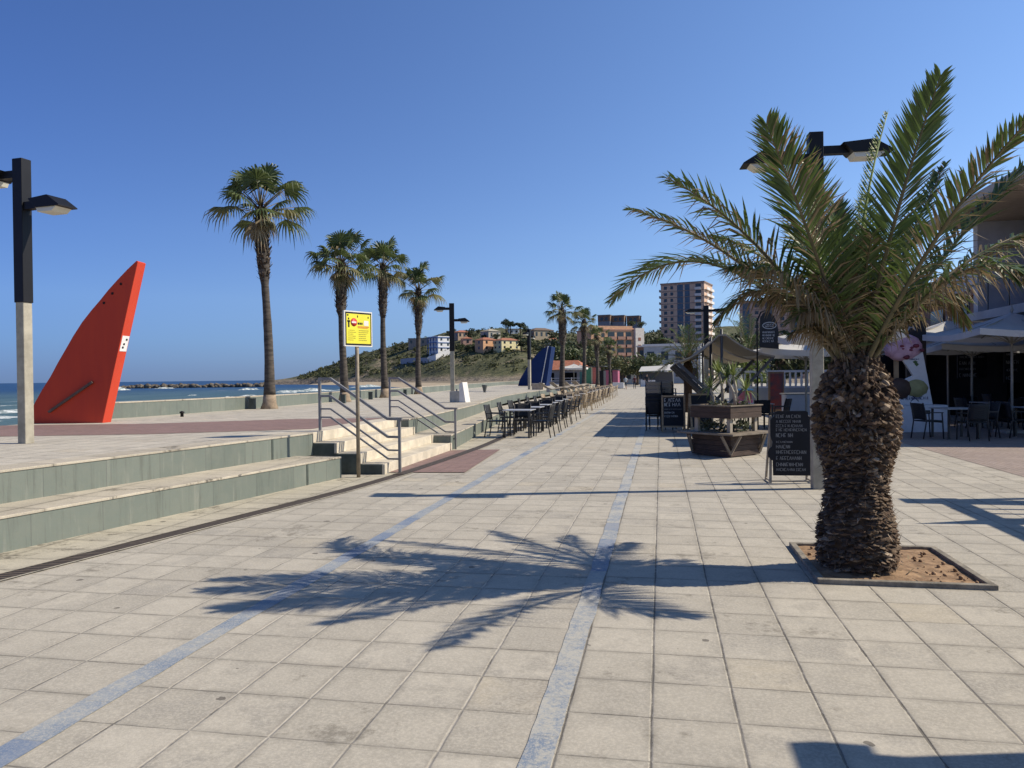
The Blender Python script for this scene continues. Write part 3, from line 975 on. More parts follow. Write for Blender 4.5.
# local frame of the pit follows the paving
pit = inset_pit()
mb = MB(); V = []; F = []
n = 28
for j in range(n + 1):
    for i in range(n + 1):
        x = .05 + 1.17 * i / n; y = .05 + 1.26 * j / n
        r = math.hypot(x + 1.18 - PX, y + 6.27 - PY)
        z = .008 + .05 * math.exp(-(r / .42) ** 2) + .014 * mnoise.fractal(Vector((x * 5, y * 5, 1)), 1, 2, 4)
        V.append((x, y, max(z, .006)))
for j in range(n):
    for i in range(n):
        a = j * (n + 1) + i
        F.append((a, a + 1, a + n + 2, a + n + 1))
mb.add(V, F, 0, True)
for k in range(90):
    x = rp.uniform(.1, 1.18); y = rp.uniform(.1, 1.25)
    mb.blob((x, y, .02), rp.uniform(.006, .02), rp, 0, 1, .3)
mb.build('soil', M_SOIL, pit)
mb = MB()
for k in range(40):      # dry leaf litter round the trunk
    a = rp.uniform(0, 2 * PI); r = rp.uniform(.33, .55)
    x = PX - 1.18 + r * math.cos(a); y = PY - 6.27 + r * math.sin(a)
    if not (.08 < x < 1.15 and .08 < y < 1.25): continue
    b = rp.uniform(0, PI); d_ = Vector((math.cos(b), math.sin(b), .1)) * rp.uniform(.04, .12); s_ = Vector((-d_.y, d_.x, 0)).normalized() * .008
    p = Vector((x, y, .055))
    mb.add([p - s_, p + s_, p + d_ + s_ * .4, p + d_ - s_ * .4], [(0, 1, 2, 3)])
mb.build('leaf_litter', M_PDRY, pit)['kind'] = 'stuff'

# ---- fan palms
M_FGREEN = leafmat('fan_palm_green', (.035, .062, .018), (.11, .14, .045), .25, .5)
M_FOLIVE = leafmat('fan_palm_olive', (.10, .11, .04), (.20, .18, .08), .2, .6)
M_FDRY = leafmat('fan_palm_dry', (.24, .18, .10), (.40, .32, .20), .15, .8)
M_WTR = mat('fan_palm_trunk', (.060, .050, .042), .95, .4, 3, .5, 14, hue=(.11, .092, .075), stretch=(1, 1, 5))
M_WTRB = mat('fan_palm_leaf_bases', (.055, .040, .030), .95, .5, 5, .5, 25, hue=(.17, .125, .09))
M_WBASE = mat('fan_palm_foot', (.30, .23, .16), .95, .3, 6, .4, 20)
def fan_leaf(mb, c, az, el, pet, br, rng, mi, droop):
    d = Vector((math.cos(az) * math.cos(el), math.sin(az) * math.cos(el), math.sin(el)))
    c1 = c + d * pet * .5 + Vector((0, 0, -.03 * pet))
    hub = c + d * pet + Vector((0, 0, -.12 * pet * droop))
    mb.tube([c, c1, hub], [.022, .016, .012], 5, 3)
    ax = (hub - c1).normalized()
    side = ax.cross(Vector((0, 0, 1)))
    if side.length < .1: side = Vector((math.sin(az), -math.cos(az), 0))
    side.normalize()
    up = side.cross(ax)
    side = (side + up * rng.uniform(-.35, .35)).normalized()
    n = 22
    span = rad(rng.uniform(100, 122))
    for i in range(n):
        a = -span + 2 * span * (i + .5) / n
        h = span / n * 1.02
        def dr_(an): return ax * math.cos(an) + side * math.sin(an) - up * (.18 * abs(math.sin(an)))
        L = br * (1 - .22 * (abs(a) / span) ** 2) * rng.uniform(.85, 1.1)
        g1 = Vector((0, 0, -1)) * droop * L
        m0 = hub + dr_(a - h) * L * .5 + g1 * .10; m1 = hub + dr_(a + h) * L * .5 + g1 * .10
        q = hub + dr_(a) * L * .78 + g1 * .33
        tip = hub + dr_(a) * L * .92 + g1 * rng.uniform(.5, 1.0)
        s_ = (m1 - m0) * .28
        fold = up * (.02 * (1 if i % 2 else -1))
        mb.add([hub, m0 + fold, m1 - fold, q - s_, q + s_, tip], [(0, 1, 2), (1, 3, 4, 2), (3, 5, 4)], mi)
def fan_palm(label, x, y, z0, H, R, seed, lean=(0, 0), rough=.3, r0=.2, group='fan palms along the seafront', nl=34, detail=True):
    rng = random.Random(seed)
    o = thing('fan_palm', label, 'palm tree', (x, y, z0), 0, group)
    mb = MB()
    N = 26; pts = []; rs_ = []
    for i in range(N + 1):
        t = i / N
        pts.append(Vector((lean[0] * t * t + .04 * math.sin(t * 5 + seed), lean[1] * t * t, H * t - .05)))
        r = r0 * (1.0 - .30 * min(1, t / .55)) * (1 + .75 * math.exp(-t * 22))
        if t > 1 - rough: r = r0 * (.85 + .35 * min(1, (t - 1 + rough) / .08))
        if t > .96: r *= .7
        rs_.append(r * rng.uniform(.96, 1.04))
    nb = 3
    mb.tube(pts[:nb + 0], rs_[:nb], 12, 2)
    mb.tube(pts[nb - 1:], rs_[nb - 1:], 12, 0)
    top = pts[-1]
    nsc = int(rough * H * 120)
    for k in range(nsc):
        t = 1 - rough * 1.05 + rough * 1.04 * k / nsc
        i = min(N - 1, int(t * N)); f_ = t * N - i
        c = pts[i].lerp(pts[i + 1], f_); r = rs_[i] * .9
        a = k * GA + rng.uniform(-.2, .2)
        R_ = Vector((math.cos(a), math.sin(a), 0)); T_ = Vector((-R_.y, R_.x, 0))
        L = rng.uniform(.08, .24); out = rng.uniform(.02, .16)
        hw = .05 * rng.uniform(.7, 1.3)
        b = c + R_ * (r - .02)
        mb.add([b - T_ * hw, b + T_ * hw, b + R_ * out + T_ * hw * .5 + Vector((0, 0, L)), b + R_ * out - T_ * hw * .5 + Vector((0, 0, L))], [(0, 1, 2, 3), (3, 2, 1, 0)], 1)
        if rng.random() < .35:
            e = b + R_ * out + Vector((0, 0, L)); mb.add([e - T_ * .025, e + T_ * .025, e + R_ * .02 + Vector((0, 0, .05))], [(0, 1, 2)], 2)
    mb.build('trunk', [M_WTR, M_WTRB, M_WBASE], o)
    mb = MB()
    for k in range(nl):
        q = k / (nl - 1)
        el = rad(88 - 96 * q ** 1.0 + rng.uniform(-14, 14))
        az = k * GA + rng.uniform(-.3, .3)
        pet = R * rng.uniform(.34, .74) * (.75 + .35 * math.sin(PI * min(1, q * 1.1)))
        br = R * rng.uniform(.36, .52)
        mi = 0 if q < .62 else (1 if rng.random() < .55 else 0)
        fan_leaf(mb, top + Vector((0, 0, -.25 * q)), az, el, pet, br, rng, mi, .42 + .5 * q)
    mb.build('crown', [M_FGREEN, M_FOLIVE, M_FDRY, M_RACH], o)
    mb = MB()
    for k in range(int(nl * .36)):
        az = rng.uniform(0, 2 * PI); el = rad(rng.uniform(-80, -10))
        fan_leaf(mb, top + Vector((0, 0, -.15 - rng.uniform(0, .25))), az, el, R * rng.uniform(.12, .28), R * rng.uniform(.2, .32), rng, 2 if rng.random() < .7 else 1, 1.1)
    for k in range(10):  # pale flower stalks
        az = rng.uniform(0, 2 * PI); d_ = Vector((math.cos(az), math.sin(az), 0))
        p = top; mb.tube([p, p + d_ * R * .35 + Vector((0, 0, R * .3)), p + d_ * R * .7 + Vector((0, 0, -R * .05))], [.012, .009, .004], 4, 2)
    mb.build('dry_fronds', [M_FGREEN, M_FOLIVE, M_FDRY, M_RACH], o)
    # single low leaf hanging out from the crown
    return o
fan_palm('tallest fan palm, nearest the red sail sculpture', -12.35, 22.75, .705, 6.55, 1.85, 101, (-.22, .1), .36, .17, nl=25)
fan_palm('second fan palm from the red sail, rising behind the yellow sign', -12.7, 29.5, .705, 5.75, 1.8, 102, (-.05, 0), .38, .175, nl=22)
fan_palm('third fan palm from the red sail, just right of the yellow sign', -13.2, 35.6, .705, 6.45, 1.75, 103, (-.05, 0), .38, .175, nl=22)
fan_palm('fourth fan palm from the red sail, next to the two armed lamp post', -13.9, 43.2, .705, 6.2, 1.95, 104, (.0, 0), .42, .18, nl=20)
G2 = 'fan palms in the row beyond the cafe tables'
fan_palm('nearest fan palm of the row beyond the cafe tables, right of the blue sail', -6.55, 52.0, .36, 5.9, 1.5, 105, (0, 0), .4, .21, G2, 22)
fan_palm('second fan palm of the row beyond the cafe tables', -6.65, 68.0, .36, 6.3, 1.5, 106, (.1, 0), .4, .21, G2, 18)
fan_palm('third fan palm of the row beyond the cafe tables, left of the orange block', -6.6, 82.0, .36, 5.6, 1.7, 107, (0, 0), .4, .21, G2, 18)
fan_palm('shortest and farthest fan palm of the row, by the pink kiosk boards', -6.3, 98.0, .36, 5.0, 1.8, 108, (0, 0), .4, .21, G2, 18)

# ================================================================== LAMP POSTS
M_CONC = mat('pale_concrete_post', (.36, .33, .26), .85, .2, 5, .3, 40)
M_BLACK = mat('black_painted_steel', (.008, .008, .010), .5, .2, 4, spec=.3)
M_LENS = mat('milky_lamp_glass', (.62, .60, .50), .3, .08, 4)
def lamp(label, x, y, z0, H, rz, arm=.9, zl=.25, zr=.55, w_=.2, frac=.49, yoff=0.0):
    o = thing('street_lamp', label, 'street lamp', (x, y, z0), rz, 'two armed lamp posts of the promenade')
    hb = H * (1 - frac)
    mb = MB().cbox((0, 0, hb / 2), (w_, w_, hb))
    mb.build('concrete_post', M_CONC, o, .012)
    mb = MB().box(-w_ * .6, w_ * .6, -w_ * .55, w_ * .55, hb - .06, H)
    mb.build('steel_post', M_BLACK, o, .008)
    for sgn, dz in ((-1, zl), (1, zr)):
        za = H - dz
        mb = MB()
        def X(v): return sgn * (w_ * .5 + v)
        # arm
        a, b = sorted((X(0), X(arm * .45)))
        mb.box(a, b, -.06, .06, za - .11, za + .0)
        # hood: flat roof, sloping outer end
        pr = [(arm * .30, .012), (arm * .78, .045), (arm * 1.08, -.11), (arm * 1.08, -.125), (arm * .98, -.125), (arm * .45, -.125)]
        V = []
        hw = .17
        for yy in (-hw, hw):
            V += [(X(p), yy, za + q) for p, q in pr]
        n_ = len(pr)
        F = [tuple(range(n_)), tuple(range(2 * n_ - 1, n_ - 1, -1))] + [(i, n_ + i, n_ + (i + 1) % n_, (i + 1) % n_) for i in range(n_)]
        mb.add(V, F)
        h = mb.build('lamp_head', M_BLACK, o)
        mb = MB()
        pr = [(arm * .46, -.126), (arm * .97, -.126), (arm * .86, -.19), (arm * .5, -.19)]
        V = []
        for yy in (-.14, .14):
            V += [(X(p), yy, za + q) for p, q in pr]
        n_ = 4
        F = [tuple(range(n_)), tuple(range(2 * n_ - 1, n_ - 1, -1))] + [(i, n_ + i, n_ + (i + 1) % n_, (i + 1) % n_) for i in range(n_)]
        mb.add(V, F).build('glass_lens', M_LENS, h)
    return o
lamp('lamp post at the left edge, beside the red sail sculpture', -9.46, 10.05, .705, 4.30, rad(-6), .74, .17, .66, .155)
lamp('tall lamp post rising behind the big palm', 2.17, 11.5, 0, 5.02, rad(4), .86, .30, .20, .16)
lx, ly = A(452.5, 35.2); lamp('lamp post on the plaza behind the white slab, left of the villas', lx, ly, .705, 4.34, rad(14), .66, .19, .72, .19)
lx, ly = A(529.5, 58); lamp('far lamp post standing in front of the blue sail', lx, ly, .705, 4.55, rad(75), .7, .3, .5, .2)
lx, ly = A(706.5, 38); lamp('lamp post with level arms behind the shade sail', lx, ly, 0, 5.07, rad(8), .9, .2, .2, .2)

# ================================================================== RED AND BLUE SAILS
def on_plane(u, v, Q, d):
    """meet the sight line with the upright plane through Q along d -> (s, z)"""
    r = ray(u, v); n_ = Vector((-d[1], d[0], 0))
    o = Vector((0, 0, EYE))
    t = (Vector((Q[0], Q[1], 0)) - o).dot(n_) / r.dot(n_)
    p = o + r * t
    return (p.x - Q[0]) * d[0] + (p.y - Q[1]) * d[1], p.z
def slab(mb, poly, T):
    n_ = len(poly)
    V = [(s, 0, z) for s, z in poly] + [(s, T, z) for s, z in poly]
    F = [tuple(range(n_)), tuple(range(2 * n_ - 1, n_ - 1, -1))] + [(i, n_ + i, n_ + (i + 1) % n_, (i + 1) % n_) for i in range(n_)]
    return mb.add(V, F)
M_REDP = mat('red_sculpture_paint', (.66, .066, .026), .55, .10, 1.6, .05, 60, hue=(.54, .052, .024), spec=.3, stretch=(2.5, 2.5, .35))
Q = (-13.15, 15.05); dd_ = Vector((.99, .14)).normalized()
red = thing('sail_sculpture', 'tall red sail shaped metal sculpture on the plaza', 'sculpture', (Q[0], Q[1], .705), math.atan2(dd_.y, dd_.x))
pix = [(26, 427), (27, 418), (35, 402), (42, 389.5), (50, 377), (57.5, 363), (65, 350), (73, 336), (82, 322), (91, 310.5), (100, 300), (108, 290), (117, 280), (127, 269.5), (136.5, 260.5), (138, 261.5), (102.5, 423.5)]
pl = [on_plane(u, v, Q, dd_) for u, v in pix]
pl = [(s, max(z - .705, 0)) for s, z in pl]
slab(MB(), pl[::1], .34).build('sail_body', M_REDP, red, .01)
mb = MB()
a = on_plane(50, 412, Q, dd_); b = on_plane(93.5, 382, Q, dd_)
mb.bar((a[0], -.04, a[1] - .705), (b[0], -.04, b[1] - .705), .05, .05, 0, (0, 1, 0))
mb.build('handle_bar', mat('worn_brown_steel', (.12, .075, .055), .6, .3), red)
for u, v in ((121, 284), (112.5, 293.5), (104, 303)):
    s, z = on_plane(u, v, Q, dd_)
    MB().tube([(s, -.012, z - .705), (s, .01, z - .705)], .028, 10).build('bolt_hole', mat('black_hole', (.01, .008, .008), .9, 0), red)
# white plate on the sunny edge
s1, z1 = on_plane(119.5, 351, Q, dd_); s0, z0_ = on_plane(123.5, 335.5, Q, dd_)
eb, et = pl[-1], pl[-2]
ed = Vector((et[0] - eb[0], 0, et[1] - eb[1])).normalized(); en = Vector((ed.z, 0, -ed.x))
def edgept(z): 
    f = (z - eb[1]) / (et[1] - eb[1]); return Vector((eb[0] + (et[0] - eb[0]) * f, 0, z))
pa = edgept(z1 - .705) + en * .006; pb = edgept(z0_ - .705) + en * .006
mb = MB(); 
o_ = Vector((0, .035, 0)); o2 = Vector((0, .31, 0))
mb.add([pa + o_, pa + o2, pb + o2, pb + o_, pa + o_ - en * .005, pa + o2 - en * .005, pb + o2 - en * .005, pb + o_ - en * .005], [(0, 1, 2, 3), (4, 7, 6, 5), (0, 4, 5, 1), (1, 5, 6, 2), (2, 6, 7, 3), (3, 7, 4, 0)])
for f, y0, y1 in ((.18, .10, .17), (.40, .12, .19), (.70, .19, .26)):
    p = pa.lerp(pb, f) + en * .003; q = pa.lerp(pb, f + .13) + en * .003
    mb.add([p + Vector((0, y0, 0)), p + Vector((0, y1, 0)), q + Vector((0, y1, 0)), q + Vector((0, y0, 0))], [(0, 1, 2, 3)], 1)
mb.build('white_plate', [mat('white_plate_paint', (.78, .77, .74), .5, .05), M_BLACK], red)

M_BLUEP = mat('blue_sculpture_paint', (.005, .024, .105), .55, .1, 1, .05, 60, spec=.25)
bx, by = A(535, 78)
dd_ = Vector((.97, -.25)).normalized(); Q = (bx, by)
blue = thing('sail_sculpture', 'dark blue sail shaped sculpture far down the plaza', 'sculpture', (bx, by, .70), math.atan2(dd_.y, dd_.x))
pl = [on_plane(u, v, Q, dd_) for u, v in [(518, 386), (519.5, 380), (523, 374), (528, 366), (533, 358.5), (538, 353), (543, 348.5), (548, 345.8), (541, 386)]]
slab(MB(), [(s, max(0, z - .70)) for s, z in pl], .5).build('sail_body', M_BLUEP, blue)
pl = [on_plane(u, v, Q, dd_) for u, v in [(541.8, 386), (548.6, 346.5), (551.5, 347), (546, 386)]]
slab(MB(), [(s, max(0, z - .70)) for s, z in pl], 1.0).build('sail_edge', M_BLUEP, blue)
a = on_plane(541.2, 384, Q, dd_); b = on_plane(548.2, 346, Q, dd_)
MB().bar((a[0], -.03, a[1] - .7), (b[0], -.03, b[1] - .7), .07, .07).build('white_strip', mat('white_strip_paint', (.7, .7, .7), .5, .05), blue)

# ================================================================== HANDRAILS
M_RAIL = mat('grey_galvanised_rail', (.24, .235, .23), .45, .2, 6, metal=.3)
def handrail(label, x0, x1, y0, y1):
    """lower post at x0, upper post at x1 (0.71 m higher)"""
    o = thing('handrail', label, 'handrail', (x0, y0, 0), 0, 'handrails of the stairs')
    dx, dy, dz = x1 - x0, y1 - y0, .71
    MB().box(-.022, .022, -.022, .022, -.02, .95).build('post', M_RAIL, o)
    MB().box(dx - .022, dx + .022, dy - .022, dy + .022, dz - .01, dz + .95).build('post', M_RAIL, o)
    for zz, r in ((.93, .022), (.62, .020), (.39, .014), (.24, .014)):
        a = .14
        pts = [(0.02 if zz < .9 else .05, 0, zz), (dx * a, dy * a, zz), (dx * (1 - a), dy * (1 - a), zz + dz), (dx, dy, zz + dz)]
        mb = MB()
        for p, q in zip(pts, pts[1:]):
            mb.bar(p, q, r * 2, r * 2)
        mb.build('rail', M_RAIL, o)
    return o
handrail('near handrail of the stairs, beside the yellow sign', -4.42, -6.0, 12.62, 12.88)
handrail('far handrail of the stairs, nearer the cafe tables', -4.6, -6.45, 16.95, 17.75)

# ================================================================== YELLOW NOTICE
sg = thing('notice_sign', 'yellow notice board with red circle on a rusty pole by the stairs', 'sign', (-4.88, 11.95, 0), math.atan2(.90, .44))
M_POLE = mat('rusty_galvanised_pole', (.25, .20, .14), .6, .35, 5, .3, 30, hue=(.33, .27, .19))
MB().tube([(0, .03, -.02), (0, .03, 2.68)], .032, 12).build('pole', M_POLE, sg)
M_YEL = mat('yellow_sign_face', (.80, .72, .045), .5, .05, 3)
M_WHT = mat('white_edge', (.75, .73, .66), .5, .05, 3)
z0, z1, hw = 2.16, 2.74, .30
mb = MB().box(-hw, hw, -.015, .02, z0, z1)
mb.build('board', M_WHT, sg)
mb = MB()
for (xa, xb, za, zb) in ((-hw + .02, hw - .02, z1 - .045, z1 - .02), (-hw + .02, hw - .02, z0 + .02, z0 + .045), (-hw + .02, -hw + .04, z0 + .046, z1 - .046), (hw - .04, hw - .02, z0 + .046, z1 - .046)):
    mb.box(xa, xb, -.0185, -.0155, za, zb)
mb.build('black_border', M_BLACK, sg)
M_REDS = mat('red_sign_print', (.62, .035, .03), .5, .05)
M_OLIVE = mat('olive_print', (.30, .27, .03), .6, .1)
mb = MB().box(-hw + .042, hw - .042, -.0175, -.0155, z0 + .047, z1 - .047)
def pr(xa, xb, za, zb, mi=1): mb.box(xa, xb, -.0200, -.0177, z1 - za, z1 - zb, mi)
pr(-.225, -.195, .27, .165); pr(-.24, -.18, .185, .155); pr(-.225, -.2, .145, .115)       # figure
pr(-.245, -.215, .085, .06); pr(-.03, -.012, .105, .07); pr(.20, .22, .11, .08)
for xa in (0.0, .035, .07): pr(xa - .01, xa + .016, .22, .185)                               # row of small symbols
pr(-.02, -.005, .215, .19)
pr(.115, .215, .235, .15, 2)
pr(-.02, .23, .258, .248, 3); pr(-.02, .2, .276, .268, 3)
rq = random.Random(4)
for k in range(6):
    zz = .315 + k * .032
    for xa, xb in ((-.225, -.04), (.0, .22)):
        x = xa
        while x < xb - .02 - rq.uniform(0, .05):
            L_ = rq.uniform(.012, .04); pr(x, min(x + L_, xb), zz + .006 * rq.uniform(.6, 1.2), zz - .004, 4); x += L_ + .008
mb.build('face', [M_YEL, M_BLACK, M_WHT, M_REDS, M_OLIVE], sg)
mb = MB(); cx, cz = -.10, z1 - .185
mb.tube([(cx, -.0205, cz), (cx, -.0178, cz)], .068, 24)
mb.box(cx - .048, cx + .048, -.0225, -.0207, cz - .014, cz + .014, 1)
mb.build('red_disc', [M_REDS, M_WHT], sg)
# ================================================================== SMALL THINGS ON THE PLAZA
M_WHITE = mat('white_painted_stone', (.72, .70, .66), .7, .06, 3)
M_GREYB = mat('pale_grey_concrete', (.42, .40, .35), .85, .15, 4, .2)
x, y = A(459, 29.2)
o = thing('stone_block', 'pale grey block with a leaning white slab, in front of the plaza lamp post', 'block', (x, y, .708), rad(-8))
MB().box(-.30, .10, -.22, .22, -.01, .42).build('grey_box', M_GREYB, o, .01)
mb = MB(); V = [(.10, -.24, 0), (.36, -.24, 0), (.24, -.24, .76), (.10, -.24, .70)]
V += [(a, .24, c) for a, b, c in V]
mb.add(V, [(0, 1, 2, 3), (7, 6, 5, 4), (0, 4, 5, 1), (1, 5, 6, 2), (2, 6, 7, 3), (3, 7, 4, 0)]).build('white_slab', M_WHITE, o, .008)
mb = MB(); mb.tube([(-.1, 0, .42), (-.1, 0, .5)], .03, 8).build('spout', M_RAIL, o)
for lab, u, d in (('small dark box at the foot of the tallest fan palm', 252, 24.6), ('small dark box between the first and second fan palm', 343, 29.5), ('small dark box left of the third fan palm', 370.5, 34.5), ('small dark box left of the fourth fan palm', 405, 41)):
    x, y = A(u, d)
    z = .706
    o = thing('light_box', lab, 'light box', (x, y, z), .2, 'dark boxes along the sea wall')
    MB().box(-.09, .09, -.09, .09, -.01, .33).build('housing', M_DARKSTONE, o, .008)
    MB().box(-.1, .1, -.1, .1, .331, .345).build('lid', M_BLACK, o)
x, y = A(181.5, 19.8)
o = thing('pipe_cap', 'tiny black pipe cap on the plaza between red sail and tallest palm', 'pipe cap', (x, y, .706))
MB().lathe([(.04, 0), (.04, .09), (.06, .1), (.06, .13), (.02, .15)], 12).build('cap', M_BLACK, o)
x, y = A(484.5, 48)
o = thing('litter_bin', 'small tapered grey bin in front of the far sea wall', 'bin', (x, y, .706))
MB().lathe([(.07, 0), (.08, .06), (.17, .42), (.19, .46), (.17, .48), (.15, .4)], 14).build('bucket', mat('bin_grey', (.09, .10, .10), .5, .2), o)
x, y = A(538, 56.5)
o = thing('stone_bench', 'low pale stone bench beside the foot of the far lamp post', 'bench', (x, y, .706))
MB().box(-.42, .42, -.25, .25, -.01, .42).build('block', mat('seat_pale_brick', (.40, .33, .25), .85, .2), o, .01)
mb = MB(); mb.box(-.44, .44, -.27, .27, .421, .47); mb.build('bench_top', M_GREYB, o)

# ================================================================== CAFE FURNITURE
def wicker_mat(name, a, b):
    g = NG(name)
    v = g.objco()
    wx = g.n('ShaderNodeTexWave', bands_direction='X'); wx.inputs['Scale'].default_value = 26; g.l(v, wx.inputs[0])
    wz = g.n('ShaderNodeTexWave', bands_direction='Z'); wz.inputs['Scale'].default_value = 26; g.l(v, wz.inputs[0])
    f = g.math('MULTIPLY', wx.outputs['Fac'], wz.outputs['Fac'])
    g.l(g.mix(f, b, a), g.p.inputs['Base Color'])
    g.p.inputs['Roughness'].default_value = .6
    g.bump(f, .5, .01)
    return g.m
M_BCH = mat('black_chair_resin', (.020, .021, .024), .42, .2, 6)
M_DRATT = wicker_mat('dark_rattan', (.018, .019, .023), (.007, .008, .010))
M_BEIGE = wicker_mat('beige_wicker', (.50, .42, .30), (.26, .20, .14))
M_BFR = mat('bamboo_tone_frame', (.37, .28, .17), .5, .2, 6)
M_TTOP = mat('grey_table_top', (.40, .40, .40), .35, .1, 4)
M_TTOPB = mat('pale_table_top', (.55, .50, .42), .4, .1, 4)

def make_chair(name, label, group, frame, weave):
    """armchair facing +X, seat 0.45 m"""
    o = thing(name, label, 'chair', (0, 0, 0), 0, group)
    MB().box(-.22, .23, -.22, .22, .425, .455).build('seat', weave, o, .01)
    mb = MB()
    N = 6
    V = []; F = []
    for j in range(N + 1):
        t = j / N
        zz = .47 + .40 * t; xx = -.215 - .09 * t
        for yy in (-.215, -.11, 0, .11, .215):
            V.append((xx - .03 * (1 - (yy / .22) ** 2), yy, zz + .015 * (1 - (yy / .22) ** 2)))
    for j in range(N):
        for k in range(4):
            F.append((j * 5 + k, j * 5 + k + 1, (j + 1) * 5 + k + 1, (j + 1) * 5 + k))
    n = len(V)
    V += [(a - .022, b, c) for a, b, c in V]
    F2 = [tuple(i + n for i in f[::-1]) for f in F]
    bd = [(j * 5, (j + 1) * 5) for j in range(N)] + [((j + 1) * 5 + 4, j * 5 + 4) for j in range(N)] + [(N * 5 + k, N * 5 + k + 1) for k in range(4)] + [(k + 1, k) for k in range(4)]
    F3 = [(a, b, b + n, a + n) for a, b in bd]
    mb.add(V, F + F2 + F3, 0, True).build('backrest', weave, o)
    for sx, sy in ((1, 1), (1, -1), (-1, 1), (-1, -1)):
        mb = MB()
        if sx > 0:
            mb.tube([(.24, .235 * sy, 0), (.215, .235 * sy, .45), (.20, .235 * sy, .64)], .016, 6)
        else:
            mb.tube([(-.30, .225 * sy, 0), (-.22, .235 * sy, .44), (-.25, .235 * sy, .66), (-.31, .225 * sy, .89)], .016, 6)
        mb.build('leg', frame, o)
    for sy in (1, -1):
        MB().bar((-.26, .235 * sy, .655), (.225, .235 * sy, .645), .045, .022).build('armrest', frame, o)
    MB().bar((.205, -.22, .41), (.205, .22, .41), .02, .03).build('stretcher', frame, o)
    return o
def make_table(name, label, group, frame, top, w=.78, cat='table'):
    o = thing(name, label, cat, (0, 0, 0), 0, group)
    MB().box(-w / 2, w / 2, -w / 2, w / 2, .725, .75).build('tabletop', top, o, .008)
    for sx, sy in ((1, 1), (1, -1), (-1, 1), (-1, -1)):
        MB().box(sx * (w / 2 - .06) - .022, sx * (w / 2 - .06) + .022, sy * (w / 2 - .06) - .022, sy * (w / 2 - .06) + .022, 0, .724).build('leg', frame, o)
    return o
LB = 'black armchair at the row of tables along the curved seat wall'
LW_ = 'beige wicker armchair in the long row before the fan palms'
LD = 'dark rattan chair at the shaded cafe tables on the right'
bch = make_chair('cafe_chair', LB, 'black armchairs along the curved seat wall', M_BCH, M_DRATT)
wch = make_chair('wicker_chair', LW_, 'beige wicker chairs before the fan palms', M_BFR, M_BEIGE)
btb = make_table('cafe_table', 'small grey topped cafe table along the curved seat wall', 'tables along the curved seat wall', M_BCH, M_TTOP)
wtb = make_table('cafe_table', 'pale topped table among the beige wicker chairs', 'tables among the wicker chairs', M_BFR, M_TTOPB)
used = set()
rc = random.Random(8)
def put(proto, x, y, rz, z=0.0, label=None, group=None):
    if proto.name not in used:
        used.add(proto.name)
        proto.location = (x, y, z); proto.rotation_euler = (0, 0, rz)
        if label: proto['label'] = label
        if group: proto['group'] = group
        return proto
    return dup(proto, (x, y, z), rz, label, group)
for i in range(6):
    yy = 20.55 + i * 1.95; xx = -3.78 - .05 * i
    lab = None
    put(btb, xx, yy, rc.uniform(-.05, .05), 0, 'grey topped cafe table nearest the stairs' if i == 0 else None)
    put(bch, xx - .62, yy + rc.uniform(-.05, .05), rc.uniform(-.12, .12), 0, 'black armchair on the wall side of the table nearest the stairs' if i == 0 else None)
    put(bch, xx + .62, yy + rc.uniform(-.05, .05), PI + rc.uniform(-.15, .15), 0, 'black armchair on the walkway side of the table nearest the stairs' if i == 0 else None)
    put(bch, xx + rc.uniform(-.1, .1), yy + .75, -PI / 2 + rc.uniform(-.15, .15))
for i in range(11):
    yy = 33.5 + i * 3.1; xx = -4.15 - .035 * i
    put(wtb, xx, yy, rc.uniform(-.08, .08))
    put(wch, xx + .68, yy + rc.uniform(-.1, .1), PI + rc.uniform(-.25, .25))
    put(wch, xx - .68, yy + rc.uniform(-.1, .1), rc.uniform(-.25, .25))
    put(wch, xx + rc.uniform(-.1, .1), yy - .75, PI / 2 + rc.uniform(-.2, .2))
    put(wch, xx + rc.uniform(-.1, .1), yy + .75, -PI / 2 + rc.uniform(-.2, .2))
# long curved pale loungers on the wall top behind the tables
M_LOUNGE = mat('bleached_lounger', (.33, .28, .22), .7, .15, 5)
def lounger(label, x, y, rz):
    o = thing('wave_lounger', label, 'lounger', (x, y, .708), rz, 'curved pale loungers beside the first palm of the far row')
    V = []; F = []
    pf = [(0, .10), (.25, .26), (.6, .32), (.95, .24), (1.3, .20), (1.6, .32), (1.85, .52), (1.95, .60)]
    for yy in (-.32, .32):
        for dz in (0, -.05):
            V += [(a, yy, b + dz) for a, b in pf]
    n = len(pf)
    for i in range(n - 1):
        F += [(i, i + 1, 2 * n + i + 1, 2 * n + i), (n + i + 1, n + i, 3 * n + i, 3 * n + i + 1), (i + 1, i, n + i, n + i + 1), (2 * n + i, 2 * n + i + 1, 3 * n + i + 1, 3 * n + i)]
    F += [(0, 2 * n, 3 * n, n), (n - 1, 2 * n - 1, 4 * n - 1, 3 * n - 1)]
    MB().add(V, F, 0, True).build('curved_seat', M_LOUNGE, o)
    for a, h in ((.35, .3), (1.45, .26)):
        MB().box(a - .04, a + .04, -.28, .28, 0, h).build('support', M_GREYB, o)
for i, (u, d) in enumerate(((571, 47), (577, 52), (585, 58), (590, 66))):
    x, y = A(u, d)
    lounger(['nearest curved pale lounger', 'second curved pale lounger', 'third curved pale lounger', 'farthest curved pale lounger'][i] + ' on the plaza edge behind the wicker chairs', max(x, -9.2), y, rad(205 + 8 * i))

